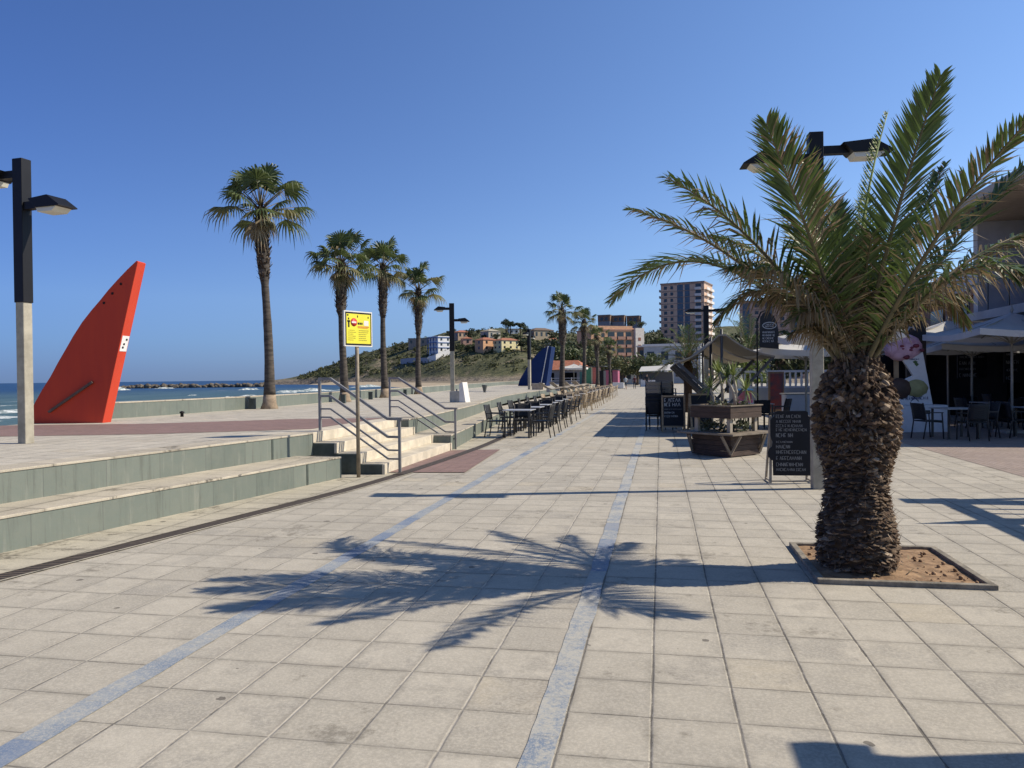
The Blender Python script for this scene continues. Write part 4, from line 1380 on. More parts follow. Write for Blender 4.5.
# stacked wicker backed chairs
sgrp = 'stacked chairs beside the chalkboards'
for s, (u, d) in enumerate(((655.5, 23.0), (666.5, 23.4))):
    x, y = A(u, d)
    for k in range(6):
        c = make_chair('stacking_chair', '', sgrp, M_BCH, M_BEIGE if k > 2 else M_DRATT) if (s == 0 and k in (0, 3)) else None
        if c is not None:
            if k == 0: blk = c
            else: bge = c
            c.location = (x, y, k * .115); c.rotation_euler = (0, 0, PI / 2 - .2)
        else:
            c = dup(blk if k < 3 else bge, (x + rc.uniform(-.01, .01), y + rc.uniform(-.01, .01), k * .115), PI / 2 - .2 + rc.uniform(-.05, .05))
        side = 'left' if s == 0 else 'right'
        c['label'] = (('dark' if k < 3 else 'beige backed') + ' chair stacked in the %s stack beside the chalkboards, ' % side + ['at the bottom', 'second from the bottom', 'third from the bottom', 'third from the top', 'second from the top', 'topmost'][k])
# shaded tables on the right
rt = make_table('cafe_table', 'pale topped table nearest the ice cream stand', 'tables under the right hand parasols', M_BCH, M_TTOP, .85)
rch = make_chair('cafe_chair', LD, 'dark chairs under the right hand parasols', M_BCH, M_DRATT)
tl = ['pale topped table nearest the ice cream stand', 'pale topped table at the right edge under the parasols', 'pale topped table in the second row under the parasols', 'pale topped table farthest back under the parasols']
for i, (u, d) in enumerate(((955, 19.0), (1040, 19.0), (992, 22.5), (1015, 26))):
    x, y = A(u, d)
    put(rt, x, y, rad(12) + rc.uniform(-.05, .05), 0, tl[i])
    for a in (0, PI, PI / 2, -PI / 2):
        if i < 2 and a == -PI / 2: continue
        q = rad(12) + a
        put(rch, x - .68 * math.cos(q), y - .68 * math.sin(q), q + rc.uniform(-.2, .2))
# a low table and chairs behind the planter
x, y = A(756, 23.5)
put(rt, x, y, .2, 0, 'pale topped table seen behind the wooden planter')
for a in (0, PI, PI / 2):
    put(rch, x - .66 * math.cos(a), y - .66 * math.sin(a), a + .2, 0, 'dark rattan chair at the table behind the wooden planter', 'chairs at the table behind the planter')

# ================================================================== PLANTER BENCH WITH YUCCA
M_WOOD = mat('dark_weathered_wood', (.055, .034, .025), .75, .35, 4, .4, 30, stretch=(1, 1, 6))
M_WOOD2 = mat('grey_weathered_wood', (.20, .165, .125), .8, .3, 5, .3, 30)
M_PALEW = mat('pale_wood_post', (.36, .31, .24), .7, .2, 5)
pcx, pcy = 1.30, 16.25
pb = thing('planter_bench', 'dark wooden square planter ringed by a slatted bench seat', 'planter', (pcx, pcy, 0), rad(48))
def frame_sq(mb, h0, h1, za, zb, mi=0):
    mb.box(-h1, h1, -h1, -h0, za, zb, mi); mb.box(-h1, h1, h0, h1, za, zb, mi)
    mb.box(-h1, -h0, -h0, h0, za, zb, mi); mb.box(h0, h1, -h0, h0, za, zb, mi)
mb = MB()
for k in range(4):
    frame_sq(mb, .44, .48, .02 + k * .104, .118 + k * .104)
mb.build('base_box', M_WOOD, pb)
mb = MB()
for k in range(3):
    frame_sq(mb, .30 + k * .135, .425 + k * .135, .445, .48)
mb.build('seat_slats', M_WOOD2, pb)
for sx in (-1, 1):
    for sy in (-1, 1):
        MB().bar((sx * .47, sy * .47, .06), (sx * .40, sy * .66, .43), .05, .04).build('bracket', M_WOOD2, pb)
        MB().bar((sx * .47, sy * .47, .06), (sx * .66, sy * .40, .43), .05, .04).build('bracket', M_WOOD2, pb)
for sx, sy in ((-1, -1), (1, -1), (1, 1), (-1, 1)):
    MB().box(sx * .40 - .04, sx * .40 + .04, sy * .40 - .04, sy * .40 + .04, .482, .764).build('post', M_PALEW, pb)
mb = MB()
for k in range(2):
    frame_sq(mb, .46, .50, .765 + k * .118, .878 + k * .118)
mb.build('upper_box', M_WOOD, pb)
MB().box(-.455, .455, -.455, .455, .90, .955).build('soil', M_SOIL, pb)
mb = MB(); frame_sq(mb, .455, .525, 1.003, 1.025); mb.build('rim', M_WOOD2, pb)
M_YUC = leafmat('yucca_leaves', (.12, .17, .04), (.22, .26, .08), .2, .5)
M_STEM = mat('pale_yucca_stem', (.42, .37, .29), .8, .2, 10)
yu = thing('yucca_plant', 'pale stemmed yucca with sword leaf tufts growing in the wooden planter', 'plant', (pcx, pcy, .95))
ry = random.Random(9)
mb = MB(); tufts = []
for p0, p1 in (((.20, 0, 0), (.02, -.05, .62)), ((.18, .05, 0), (.16, .0, .66)), ((-.25, .1, 0), (-.30, .1, .42)), ((-.05, .2, 0), (-.12, .15, .72)), ((.3, .1, 0), (.42, .1, .36))):
    a, b = Vector(p0), Vector(p1)
    mb.tube([a, a.lerp(b, .5) + Vector((.05, 0, 0)), b], [.035, .028, .024], 7)
    tufts.append(b)
mb.build('stems', M_STEM, yu)
mb = MB()
for b in tufts:
    for k in range(46):
        el = rad(ry.uniform(-35, 88)); az = ry.uniform(0, 2 * PI)
        d_ = Vector((math.cos(az) * math.cos(el), math.sin(az) * math.cos(el), math.sin(el))); L = ry.uniform(.24, .40)
        s_ = d_.cross(Vector((0, 0, 1))).normalized() * .014
        q = b + d_ * L * .5; t_ = b + d_ * L + Vector((0, 0, -.06 * (1 - math.sin(el))))
        mb.add([b - s_ * .6, b + s_ * .6, q + s_, q - s_, t_], [(0, 1, 2, 3), (3, 2, 4)])
mb.build('leaves', M_YUC, yu)
lp = thing('low_plants', 'low grey green leafy plants filling the wooden planter', 'plants', (pcx, pcy, .955))
mb = MB()
for k in range(14):
    leaf_clump(mb, (ry.uniform(-.4, .4), ry.uniform(-.4, .4), .05), .10, 14, .045, ry)
for k in range(26):
    leaf_clump(mb, (ry.uniform(-.45, .45), ry.uniform(-.45, .45), -.36), .11, 12, .045, ry)
mb.build('foliage', leafmat('grey_green_leaves', (.06, .08, .04), (.15, .16, .09), .15, .6), lp)

# ================================================================== CHALKBOARDS
M_SLATE = mat('chalkboard_slate', (.008, .010, .016), .6, .25, 3, spec=.3)
M_CHALK = mat('chalk', (.55, .55, .52), .9, .1)
M_CHALKD = mat('faded_chalk', (.24, .25, .26), .9, .1)
def chalk_lines(mb, x0, x1, y, rows, rng, slant=0.0):
    """hand-written strokes: rows = [(z, height, fill)]"""
    for z, h, fill in rows:
        x = x0
        end = x0 + (x1 - x0) * fill
        while x < end:
            wl = h * rng.uniform(.35, .62)
            kind = rng.randrange(5)
            w_ = h * .13
            a = (x, y, z - h / 2); b = (x, y, z + h / 2); c = (x + wl, y, z + h / 2); d = (x + wl, y, z - h / 2); m_ = (x + wl / 2, y, z)
            segs = [[(a, b), (b, c), (a, d)], [(a, b), (b, d), (d, c)], [(a, b), (c, d), ((x, y, z), (x + wl, y, z))], [(a, (x + wl / 2, y, z + h / 2)), ((x + wl / 2, y, z + h / 2), d)], [(b, c), (m_, (x + wl / 2, y, z - h / 2)), (a, b)]][kind]
            for p, q in segs:
                mb.bar(p, q, w_, .003, 0, (0, 1, 0))
            x += wl + h * (.22 if rng.random() > .16 else .6)
def a_board(label, x, y, rz, w_, h, frame, rows, seed, name='chalkboard'):
    o = thing(name, label, 'chalkboard', (x, y, 0), rz, None)
    t = .16
    M = Matrix.Rotation(math.atan2(t, h), 4, 'X')
    # two leaves leaning together
    for sgn in (1, -1):
        mb = MB()
        def L(px, pz, off=0.0):  # point on the leaf
            return (px, sgn * (-t + pz * t / h + off) if sgn > 0 else (t - pz * t / h), pz)
        for xa in (-w_ / 2, w_ / 2):
            mb.bar(L(xa, 0), L(xa, h), .05, .03, 0, (0, 1, 0))
        for za in (.16, h - .03):
            mb.bar(L(-w_ / 2 + .03, za), L(w_ / 2 - .03, za), .05, .026, 0, (0, 1, 0))
        mb.build('frame', frame, o)
        mb = MB()
        a, b, c, d = L(-w_ / 2 + .02, .18), L(w_ / 2 - .02, .18), L(w_ / 2 - .02, h - .05), L(-w_ / 2 + .02, h - .05)
        bk = Vector((0, sgn * .012, 0))
        mb.add([a, b, c, d] + [tuple(Vector(q) + bk) for q in (a, b, c, d)], [(0, 1, 2, 3), (7, 6, 5, 4), (0, 4, 5, 1), (1, 5, 6, 2), (2, 6, 7, 3), (3, 7, 4, 0)])
        pn = mb.build('slate', M_SLATE, o)
        if sgn > 0:
            mb = MB(); rg = random.Random(seed)
            for z, hh, fill in rows:
                chalk_lines(mb, -w_ / 2 + .06, w_ / 2 - .06, -t + z * t / h - .006, [(z, hh, fill)], rg)
            if mb.v: mb.build('chalk_writing', M_CHALK, pn)
    return o
M_PINE = mat('pine_frame', (.36, .25, .14), .6, .25, 5, stretch=(1, 1, 5))
x, y = A(673, 22.2)
a_board('wooden framed chalkboard with white chalk writing beside the stacked chairs', x, y, rad(2), .62, 1.06, M_PINE, [(.92, .10, .8), (.79, .10, .85), (.66, .012, 1), (.56, .05, .5), (.46, .05, .75)], 3)
x, y = A(700, 21.6)
a_board('wooden framed blank chalkboard right behind the planter', x, y, rad(20), .62, 1.12, M_PINE, [], 4)
# black menu board with scalloped sides
mx, my = 1.90, 12.0
o = thing('menu_board', 'black hand written menu board standing against the tall lamp post', 'menu board', (mx, my, 0), rad(2))
mb = MB()
for xa in (-.30, .30):
    mb.bar((xa, .02, 0), (xa * .9, .12, 1.0), .035, .03); mb.bar((xa, .42, 0), (xa * .9, .14, 1.0), .03, .03)
mb.bar((-.30, .03, .03), (.30, .03, .03), .02, .02); mb.bar((-.30, .03, .03), (-.3, .41, .03), .02, .02); mb.bar((.30, .03, .03), (.3, .41, .03), .02, .02)
mb.build('pale_stand', M_PALEW, o)
half = [(.265, .12), (.27, .34), (.30, .36), (.335, .40), (.34, .46), (.32, .52), (.28, .55), (.27, .62), (.29, .66), (.30, .72), (.30, .94), (.28, .98), (.24, 1.0), (.235, 1.06), (.20, 1.08)]
poly = half + [(-x_, z_) for x_, z_ in half[::-1]]
V = [(p, -.02, q) for p, q in poly] + [(p, .005, q) for p, q in poly]
n = len(poly)
F = [tuple(range(n)), tuple(range(2 * n - 1, n - 1, -1))] + [(i, n + i, n + (i + 1) % n, (i + 1) % n) for i in range(n)]
bd = MB().add(V, F).build('board', M_SLATE, o)
mb = MB(); rg = random.Random(12)
for z_, h_, f_ in ((1.0, .045, .75), (.925, .04, .8), (.86, .04, .85), (.80, .04, .95), (.72, .055, .55), (.62, .03, .5), (.55, .05, .45), (.47, .05, .9), (.38, .05, .8), (.285, .05, .85), (.21, .04, .95)):
    chalk_lines(mb, -.22, .22, -.024, [(z_, h_, f_)], rg)
mb.build('chalk_writing', M_CHALKD, bd)

# ================================================================== SHADE SAILS
M_CANV = cloth('beige_canvas', (.34, .305, .25), .14)
M_CANVW = cloth('white_canvas', (.70, .69, .66), .22)
M_DGREY = mat('dark_grey_steel', (.055, .057, .062), .45, .2)
def shade_tent(label, y0, y1, x0=.42, xm=1.62, x1=2.98, z0=2.0, zm=2.80, z1=2.12):
    o = thing('shade_tent', label, 'shade tent', (xm, (y0 + y1) / 2, 0), 0, 'beige shade tents in a row on the promenade')
    hy = (y1 - y0) / 2
    mb = MB(); V = []; F = []
    NX, NY = 14, 8
    for j in range(NY + 1):
        yy = -hy + 2 * hy * j / NY
        sagy = math.sin(PI * j / NY)
        for i in range(NX + 1):
            t = i / NX
            if t < .46:
                q = t / .46; xx = x0 - xm + (xm - x0) * q; zz = z0 + (zm - z0) * q - .14 * math.sin(PI * q)
            else:
                q = (t - .46) / .54; xx = (x1 - xm) * q; zz = zm + (z1 - zm) * q - .12 * math.sin(PI * q)
            V.append((xx, yy + (.12 if j == 0 else -.12 if j == NY else 0) * math.sin(PI * t * 2) ** 2, zz - .10 * sagy * math.sin(PI * t)))
    for j in range(NY):
        for i in range(NX):
            a = j * (NX + 1) + i
            F.append((a, a + 1, a + NX + 2, a + NX + 1))
    n = len(V)
    V2 = [(a, b, c - .012) for a, b, c in V]
    mb.add(V, F, 0, True); mb.add(V2, [f[::-1] for f in F], 0, True)
    rim = [i for i in range(NX + 1)] + [j * (NX + 1) + NX for j in range(1, NY + 1)] + [NY * (NX + 1) + i for i in range(NX - 1, -1, -1)] + [j * (NX + 1) for j in range(NY - 1, 0, -1)]
    # hanging valance all round
    VV = [V[i] for i in rim] + [(V[i][0], V[i][1], V[i][2] - .045) for i in rim]
    m_ = len(rim)
    mb.add(VV, [(i, (i + 1) % m_, m_ + (i + 1) % m_, m_ + i) for i in range(m_)])
    mb.build('canopy', M_CANV, o)
    for yy in (-hy + .06, hy - .06):
        mb = MB(); mb.tube([(0, yy, 0), (0, yy, zm + .06)], .035, 8); mb.build('pole', M_DGREY, o)
        mb = MB(); mb.bar((.10, yy, .75), (x0 - xm + .03, yy, z0 - .02), .09, .09); mb.build('strut', M_DGREY, o)
        mb = MB(); mb.bar((.10, yy, .75), (x1 - xm - .03, yy, z1 - .02), .07, .07); mb.build('strut', M_DGREY, o)
        MB().box(-.22, .22, yy - .22 if yy > 0 else yy - .10, yy + .10 if yy > 0 else yy + .22, 0, .06).build('foot_plate', M_DGREY, o)
    return o
shade_tent('nearest beige shade tent with slanting grey struts above the planter', 21.3, 25.85)
shade_tent('second beige shade tent of the row', 26.05, 30.65)
shade_tent('farthest beige shade tent of the row', 30.85, 35.3)

# ================================================================== FLAG, PARASOLS
fx, fy_ = A(757.5, 20.5)
o = thing('feather_flag', 'black feather flag with white oval and lines of lettering on a thin pole', 'flag', (fx, fy_, 0), rad(6))
mb = MB(); mb.tube([(0, 0, 0), (0, 0, 3.05), (.10, 0, 3.28), (.28, 0, 3.36)], .022, 8).build('pole', M_BLACK, o)
pts = [(.06, 2.35), (.56, 2.30), (.56, 2.75), (.52, 3.0), (.44, 3.18), (.30, 3.31), (.16, 3.27), (.08, 3.14)]
V = [(a, -.006, b) for a, b in pts] + [(a, .006, b) for a, b in pts]
n = len(pts)
fl = MB().add(V, [tuple(range(n)), tuple(range(2 * n - 1, n - 1, -1))] + [(i, n + i, n + (i + 1) % n, (i + 1) % n) for i in range(n)]).build('flag_cloth', mat('black_flag_cloth', (.016, .018, .022), .8, .2), o)
M_FLW = mat('flag_print', (.45, .46, .47), .8, .05)
mb = MB(); N = 28
for i in range(N):
    a0, a1 = 2 * PI * i / N, 2 * PI * (i + 1) / N
    mb.bar((.32 + .175 * math.cos(a0), -.010, 2.93 + .085 * math.sin(a0)), (.32 + .175 * math.cos(a1), -.010, 2.93 + .085 * math.sin(a1)), .018, .003, 0, (0, 1, 0))
rg = random.Random(2)
chalk_lines(mb, .20, .44, -.010, [(2.955, .04, 1), (2.905, .035, .9)], rg)
chalk_lines(mb, .14, .50, -.010, [(2.75, .05, .9), (2.67, .05, .95), (2.59, .05, .8), (2.51, .05, .75)], rg)
mb.build('print', M_FLW, fl)

M_PPOLE = mat('pale_parasol_pole', (.34, .32, .27), .6, .15)
def parasol(label, x, y, ze, zt, size, rz, canv, group=None, n=8, valance=.16):
    o = thing('parasol', label, 'parasol', (x, y, 0), rz, group)
    h = size / 2
    # square canopy, four panels with a slight sag, hanging valance
    mb = MB(); V = []; F = []
    N = 8
    def pt(a, t):  # a: round the square 0..4, t 0 centre .. 1 edge
        k = int(a) % 4; f = a - int(a)
        c = [(-h, -h), (h, -h), (h, h), (-h, h)]
        p, q = c[k], c[(k + 1) % 4]
        ex, ey = p[0] + (q[0] - p[0]) * f, p[1] + (q[1] - p[1]) * f
        sag = .10 * math.sin(PI * f) * t + .07 * math.sin(PI * t)
        return (ex * t, ey * t, zt + (ze - zt) * t - sag)
    R_ = 16; T_ = 6
    for j in range(T_ + 1):
        for i in range(R_):
            V.append(pt(i * 4 / R_, max(.02, j / T_)))
    for j in range(T_):
        for i in range(R_):
            F.append((j * R_ + i, j * R_ + (i + 1) % R_, (j + 1) * R_ + (i + 1) % R_, (j + 1) * R_ + i))
    mb.add(V, F, 0, True)
    mb.add([(a, b, c - .01) for a, b, c in V], [f[::-1] for f in F], 0, True)
    E_ = V[-R_:]
    mb.add(E_ + [(a, b, c - valance) for a, b, c in E_], [(i, (i + 1) % R_, R_ + (i + 1) % R_, R_ + i) for i in range(R_)])
    mb.build('canopy', canv, o)
    MB().tube([(0, 0, 0), (0, 0, zt + .12)], .032, 10).build('pole', M_PPOLE, o)
    MB().lathe([(.04, 0), (.05, .04), (.03, .08), (.015, .15), (.004, .2)], 8, 0, (0, 0, zt + .04)).build('finial', M_PPOLE, o)
    for i in range(n):
        a = i * 4 / n
        e = Vector(pt(a, .97)) - Vector((0, 0, .035)); c = Vector((0, 0, zt - .08))
        r_ = MB().bar(c, e, .022, .03).build('rib', M_PPOLE, o)
        MB().bar(Vector((0, 0, ze - .35)), c.lerp(e, .55), .018, .02).build('strut', M_PPOLE, r_)
    MB().box(-.32, .32, -.32, .32, 0, .07).build('base', M_GREYB, o, .01)
    return o
gp = 'white parasols of the right hand cafes'
x, y = A(806, 22); parasol('white parasol with finial behind the tall lamp post', x, y, 2.35, 2.72, 3.0, rad(4), M_CANVW, gp)
x, y = A(838, 18.6); parasol('white sunlit parasol hidden behind the fronds of the big palm', x, y, 2.60, 3.05, 2.3, rad(4), M_CANVW, gp)
x, y = A(1012, 20.5); parasol('white parasol at the right edge over the cafe tables', x, y, 2.72, 3.2, 3.2, rad(6), M_CANVW, gp)
x, y = A(948, 25.5); parasol('white parasol behind the ice cream stand', x, y, 2.88, 3.35, 3.2, rad(6), M_CANVW, gp)
x, y = A(972, 23.5); parasol('white parasol in the back row next to the balcony building', x, y, 2.45, 2.95, 3.2, rad(6), M_CANVW, gp)
parasol('unseen white parasol added beyond the right edge to shade the cafe terrace', 11.3, 20.6, 2.7, 3.2, 3.2, rad(6), M_CANVW, gp)  # out of view, added to carry the terrace shade further right
x, y = A(880, 30); parasol('white parasol far back beside the terracotta building', x, y, 2.7, 3.2, 3.2, rad(6), M_CANVW, gp)

# ================================================================== ICE CREAM STAND
x, y = A(912, 21.3)
ice = thing('ice_cream_stand', 'white ice cream stand with pink, brown and cream scoops above its printed panel', 'ice cream stand', (x, y, 0), rad(9))
M_ICEW = mat('white_laminate', (.62, .63, .66), .45, .06)
MB().box(-.62, .82, -.30, .35, .0, .74).build('counter', M_ICEW, ice, .01)
mb = MB(); mb.box(-.08, .34, -.306, -.301, .50, .60); mb.build('grille', M_BLACK, ice)
def plate_poly(pts, y0, y1):
    V = [(a, y0, b) for a, b in pts] + [(a, y1, b) for a, b in pts]; n = len(pts)
    return MB().add(V, [tuple(range(n)), tuple(range(2 * n - 1, n - 1, -1))] + [(i, n + i, n + (i + 1) % n, (i + 1) % n) for i in range(n)])
pn = plate_poly([(-.62, .75), (.50, .75), (.24, 2.20), (-.30, 1.98), (-.02, 1.55), (-.58, 1.30)], -.12, -.04).build('panel', M_ICEW, ice)
def scoop(mb, c, r, rng, sq):
    bm = bmesh.new(); bmesh.ops.create_icosphere(bm, subdivisions=3, radius=1)
    V = []
    for q in bm.verts:
        k = r * (1 + .10 * mnoise.noise(q.co * 2.5 + Vector(c)) + .05 * mnoise.noise(q.co * 7))
        V.append((c[0] + q.co.x * k * sq[0], c[1] + q.co.y * k * sq[1], c[2] + q.co.z * k * sq[2]))
    F = [tuple(v.index for v in f.verts) for f in bm.faces]; bm.free()
    mb.add(V, F, 0, True)
mb = MB(); scoop(mb, (-.26, -.05, 2.32), .52, ry, (1, .35, .72))
pk = mb.build('pink_scoop', mat('strawberry_ice', (.52, .26, .34), .6, .25, 3, .3, 12, hue=(.66, .42, .50)), ice)
mb = MB()
for k in range(7):
    mb.blob((rc.uniform(-.45, .2), -.22, 2.32 + rc.uniform(-.28, .05)), rc.uniform(.03, .075), rc, 0, 2, .2, (1.2, .5, .8))
mb.build('berries', mat('dark_berry', (.16, .02, .04), .5, .3), pk)
mb = MB(); scoop(mb, (-.40, -.10, 1.20), .36, ry, (1.0, .4, .8)); mb.build('brown_scoop', mat('chocolate_ice', (.055, .03, .022), .6, .3, 4, .3, 12), ice)
mb = MB(); scoop(mb, (.06, -.08, 1.20), .33, ry, (1.0, .4, .78)); mb.build('cream_scoop', mat('pistachio_ice', (.30, .29, .13), .6, .2, 4, .3, 12), ice)
mb = MB(); mb.bar((-.42, .02, .75), (-.42, .02, 2.05), .12, .05); mb.build('support', mat('tan_support', (.30, .21, .12), .7, .2), ice)
M_INK = mat('dark_blue_print', (.02, .03, .10), .6, .1)
mb = MB(); rg = random.Random(31)
chalk_lines(mb, -.36, .34, -.126, [(.93, .08, 1.0)], rg)
mb.bar((-.10, -.128, .84), (.12, -.128, 1.04), .022, .003, 0, (0, 1, 0)); mb.bar((.12, -.128, .84), (-.10, -.128, 1.04), .022, .003, 0, (0, 1, 0))
chalk_lines(mb, -.12, .14, -.126, [(2.0, .04, 1.0)], rg)
mb.build('lettering', M_INK, pn)
mb = MB(); mb.add([(.03, -.127, 1.86), (.10, -.127, 1.93), (.03, -.127, 2.0 - .03), (-.04, -.127, 1.93)], [(0, 1, 2, 3)]); mb.add([(.07, -.1275, 1.80), (.13, -.1275, 1.86), (.07, -.1275, 1.92), (.01, -.1275, 1.86)], [(0, 1, 2, 3)])
mb.build('leaf_emblem', mat('emblem_green', (.06, .12, .03), .6, .1), pn)
x, y = A(916, 22.6)
o = thing('sign_column', 'dark brown sign column with a white letter A behind the ice cream stand', 'sign', (x, y, 0), rad(8))
MB().box(-.28, .28, -.05, .05, 0, 3.25).build('board', mat('dark_brown_board', (.035, .024, .02), .6, .2), o, .006)
Mx = Matrix.Translation((-.14, -.054, 2.98)) @ Matrix.Rotation(PI / 2, 4, 'X')
text('letter', 'A', .36, M_FLW, o, Mx, .003)
# ================================================================== TREES AND BUSHES
M_TRK = mat('tree_bark', (.10, .075, .055), .95, .4, 5, .5, 20)
TL = {}
def treeleaf(k):
    cols = {'dark': ((.018, .030, .012), (.06, .08, .03)), 'mid': ((.035, .055, .016), (.10, .125, .045)), 'olive': ((.07, .085, .03), (.16, .16, .07)), 'light': ((.09, .14, .025), (.19, .24, .06))}
    if k not in TL: TL[k] = leafmat('leaves_' + k, *cols[k], .15, .6)
    return TL[k]
def tree(label, x, y, z, H, R, seed, kind='mid', nc=16, nl=70, trunk=True, flat=.75, group=None, name='broad_tree', cat='tree', leaf=.16):
    rng = random.Random(seed)
    o = thing(name, label, cat, (x, y, z), rng.uniform(0, 6), group)
    hc = H - R * flat
    if trunk:
        mb = MB()
        mb.tube([(0, 0, -.6), (.03 * H, 0, hc * .5), (0, .02 * H, hc)], [R * .11, R * .085, R * .06], 7)
        for k in range(5):
            a = k * 1.3 + rng.uniform(-.3, .3)
            mb.tube([(0, 0, hc * .72), (math.cos(a) * R * .35, math.sin(a) * R * .35, hc + R * .1), (math.cos(a) * R * .7, math.sin(a) * R * .7, hc + R * .3)], [R * .05, R * .035, R * .015], 5)
        mb.build('trunk', M_TRK, o)
    mb = MB()
    for k in range(nc):
        a = k * GA; q = (k + .5) / nc
        rr_ = R * (q ** .5) * .78
        zz = hc + R * flat * rng.uniform(-.65, .75) * (1 - .45 * q)
        leaf_clump(mb, (rr_ * math.cos(a), rr_ * math.sin(a), zz), R * rng.uniform(.24, .42), nl, R * leaf * .55, rng, 0, .75)
    mb.build('crown', treeleaf(kind), o)
    return o
def small_date_palm(label, x, y, H, R, seed, nf=26, group=None, dry=.3):
    rng = random.Random(seed)
    o = thing('date_palm', label, 'palm tree', (x, y, 0), 0, group)
    mb = MB(); mb.lathe([(.20, -.1), (.19, H * .5), (.22, H * .85), (.14, H)], 10, 0, (0, 0, 0), True, .12, rng); mb.build('trunk', M_TRUNK, o)
    for k in range(nf):
        az = k * GA; q = k / nf; el = rad(80 - 88 * q)
        d_ = Vector((math.cos(az) * math.cos(el), math.sin(az) * math.cos(el), math.sin(el)))
        L_ = R * rng.uniform(.85, 1.15)
        P0 = Vector((0, 0, H - .05)); P1 = P0 + d_ * L_ * .6 + Vector((0, 0, .15 * L_)); P2 = P0 + d_ * L_ + Vector((0, 0, -L_ * (.12 + .45 * q)))
        f_ = make_frond(o, Vector((0, 0, 0)), P0, P1, P2, .38, rng, dry * (.4 + q), .3, npair=30)
    return o
x, y = A(688, 34); small_date_palm('bushy date palm behind the shade tents, in front of the tower block', x, y, 2.3, 1.8, 301)
x, y = A(748, 38); small_date_palm('pale date palm between the shade tents and the black flag', x, y, 2.6, 2.5, 302, dry=.15)
x, y = A(745, 37); tree('bright green bush below the pale date palm', x, y, .2, 2.6, 1.3, 303, 'light', 12, 60, False, name='bush', cat='bush')
for i, (u, d, H, R, k) in enumerate(((782, 47, 4.4, 2.3, 'dark'), (815, 52, 5.0, 2.6, 'dark'), (845, 46, 4.4, 2.3, 'mid'), (730, 70, 5.4, 2.8, 'dark'))):
    x, y = A(u, d)
    tree(['dark tree behind the white balustrade, left of the parasol', 'dark tree behind the white balustrade, by the tall lamp post', 'green tree behind the crown of the big palm', 'dark tree behind the shade tents'][i], x, y, 0, H, R, 310 + i, k, 18, 70)

# ================================================================== BALUSTRADE TERRACE, FREEZER, POSTER
x, y = A(778, 36)
o = thing('balustrade', 'white balustrade on a pale terrace wall behind the parasols', 'balustrade', (x, y, 0), rad(6))
MB().box(-2.2, 6, 0, .25, 0, 1.0).build('terrace_wall', mat('pale_render', (.40, .39, .36), .8, .1, 2), o)
mb = MB()
mb.box(-1.6, 6, .02, .20, 1.72, 1.82); mb.box(-1.6, 6, .02, .20, 1.001, 1.08)
xx = -1.5
while xx < 5.9:
    mb.lathe([(.05, 1.08), (.05, 1.14), (.075, 1.25), (.045, 1.5), (.05, 1.72)], 8, 0, (xx, .11, 0)); xx += .26
mb.build('balusters', M_WHITE, o)
mb = MB(); mb.box(-2.2, -1.62, -.05, .3, 1.001, 1.95); mb.build('pier', M_WHITE, o, .01)
x, y = A(744, 31)
o = thing('ice_freezer', 'small freezer with blue lid and pink and orange pictures behind the yucca', 'freezer', (x, y, 0), rad(4))
MB().box(-.28, .28, -.3, .3, .0, .62).build('cabinet', mat('pink_print', (.42, .13, .27), .5, .2, 6), o, .01)
mb = MB(); mb.box(-.24, .24, -.3, .28, .621, .98); mb.build('display', mat('orange_print', (.50, .20, .10), .5, .4, 8, hue=(.45, .12, .30)), o)
MB().box(-.30, .30, -.32, .32, .981, 1.06).build('lid', mat('blue_lid', (.06, .22, .50), .4, .1), o, .02)
x, y = A(776, 26)
o = thing('poster_board', 'upright board with a red and blue picture under the white parasol', 'poster', (x, y, 0), rad(8))
MB().box(-.26, .26, -.03, .03, .35, 1.72).build('board', mat('tan_board', (.22, .14, .08), .6, .2), o)
MB().box(-.20, .22, -.036, -.031, .45, 1.66).build('picture', mat('red_blue_print', (.04, .09, .15), .5, .6, 3.2, hue=(.26, .03, .025)), o)
for xa in (-.2, .16): MB().box(xa, xa + .04, -.02, .02, 0, .35).build('foot', M_BLACK, o)
x, y = A(800, 24.5)
o = thing('serving_counter', 'pale boxy serving counter between the poster and the tall lamp post', 'counter', (x, y, 0), rad(6))
MB().box(-.5, .55, -.25, .3, 0, .98).build('counter_body', M_ICEW, o, .01)
MB().box(-.55, .6, -.3, .35, .981, 1.02).build('counter_top', M_GREYB, o)

# ================================================================== BUILDINGS
def wallmat(name, c, var=.12):
    return mat(name, c, .85, var, 1.2, .15, 20)
M_GLASS = mat('dark_window_glass', (.025, .03, .038), .12, .2, .8, spec=.6)
M_GLASSB = mat('bluish_window_glass', (.06, .085, .12), .15, .3, .8, spec=.6)
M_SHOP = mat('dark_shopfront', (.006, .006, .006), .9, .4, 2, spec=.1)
def brickmat(name, a, b, mortar):
    g = NG(name); v = g.objco()
    mp = g.n('ShaderNodeMapping'); mp.inputs['Rotation'].default_value = (PI / 2, 0, PI / 2); g.l(v, mp.inputs[0])
    br = g.n('ShaderNodeTexBrick')
    sp_ = g.n('ShaderNodeSeparateXYZ'); g.l(v, sp_.inputs[0]); cb = g.n('ShaderNodeCombineXYZ')
    g.l(g.math('ADD', sp_.outputs[0], sp_.outputs[1]), cb.inputs[0]); g.l(sp_.outputs[2], cb.inputs[1]); g.l(cb.outputs[0], br.inputs[0])
    br.inputs['Color1'].default_value = a + (1,); br.inputs['Color2'].default_value = b + (1,); br.inputs['Mortar'].default_value = mortar + (1,)
    br.inputs['Scale'].default_value = 4; br.inputs['Mortar Size'].default_value = .02
    g.l(br.outputs[0], g.p.inputs['Base Color']); g.p.inputs['Roughness'].default_value = .9
    return g.m
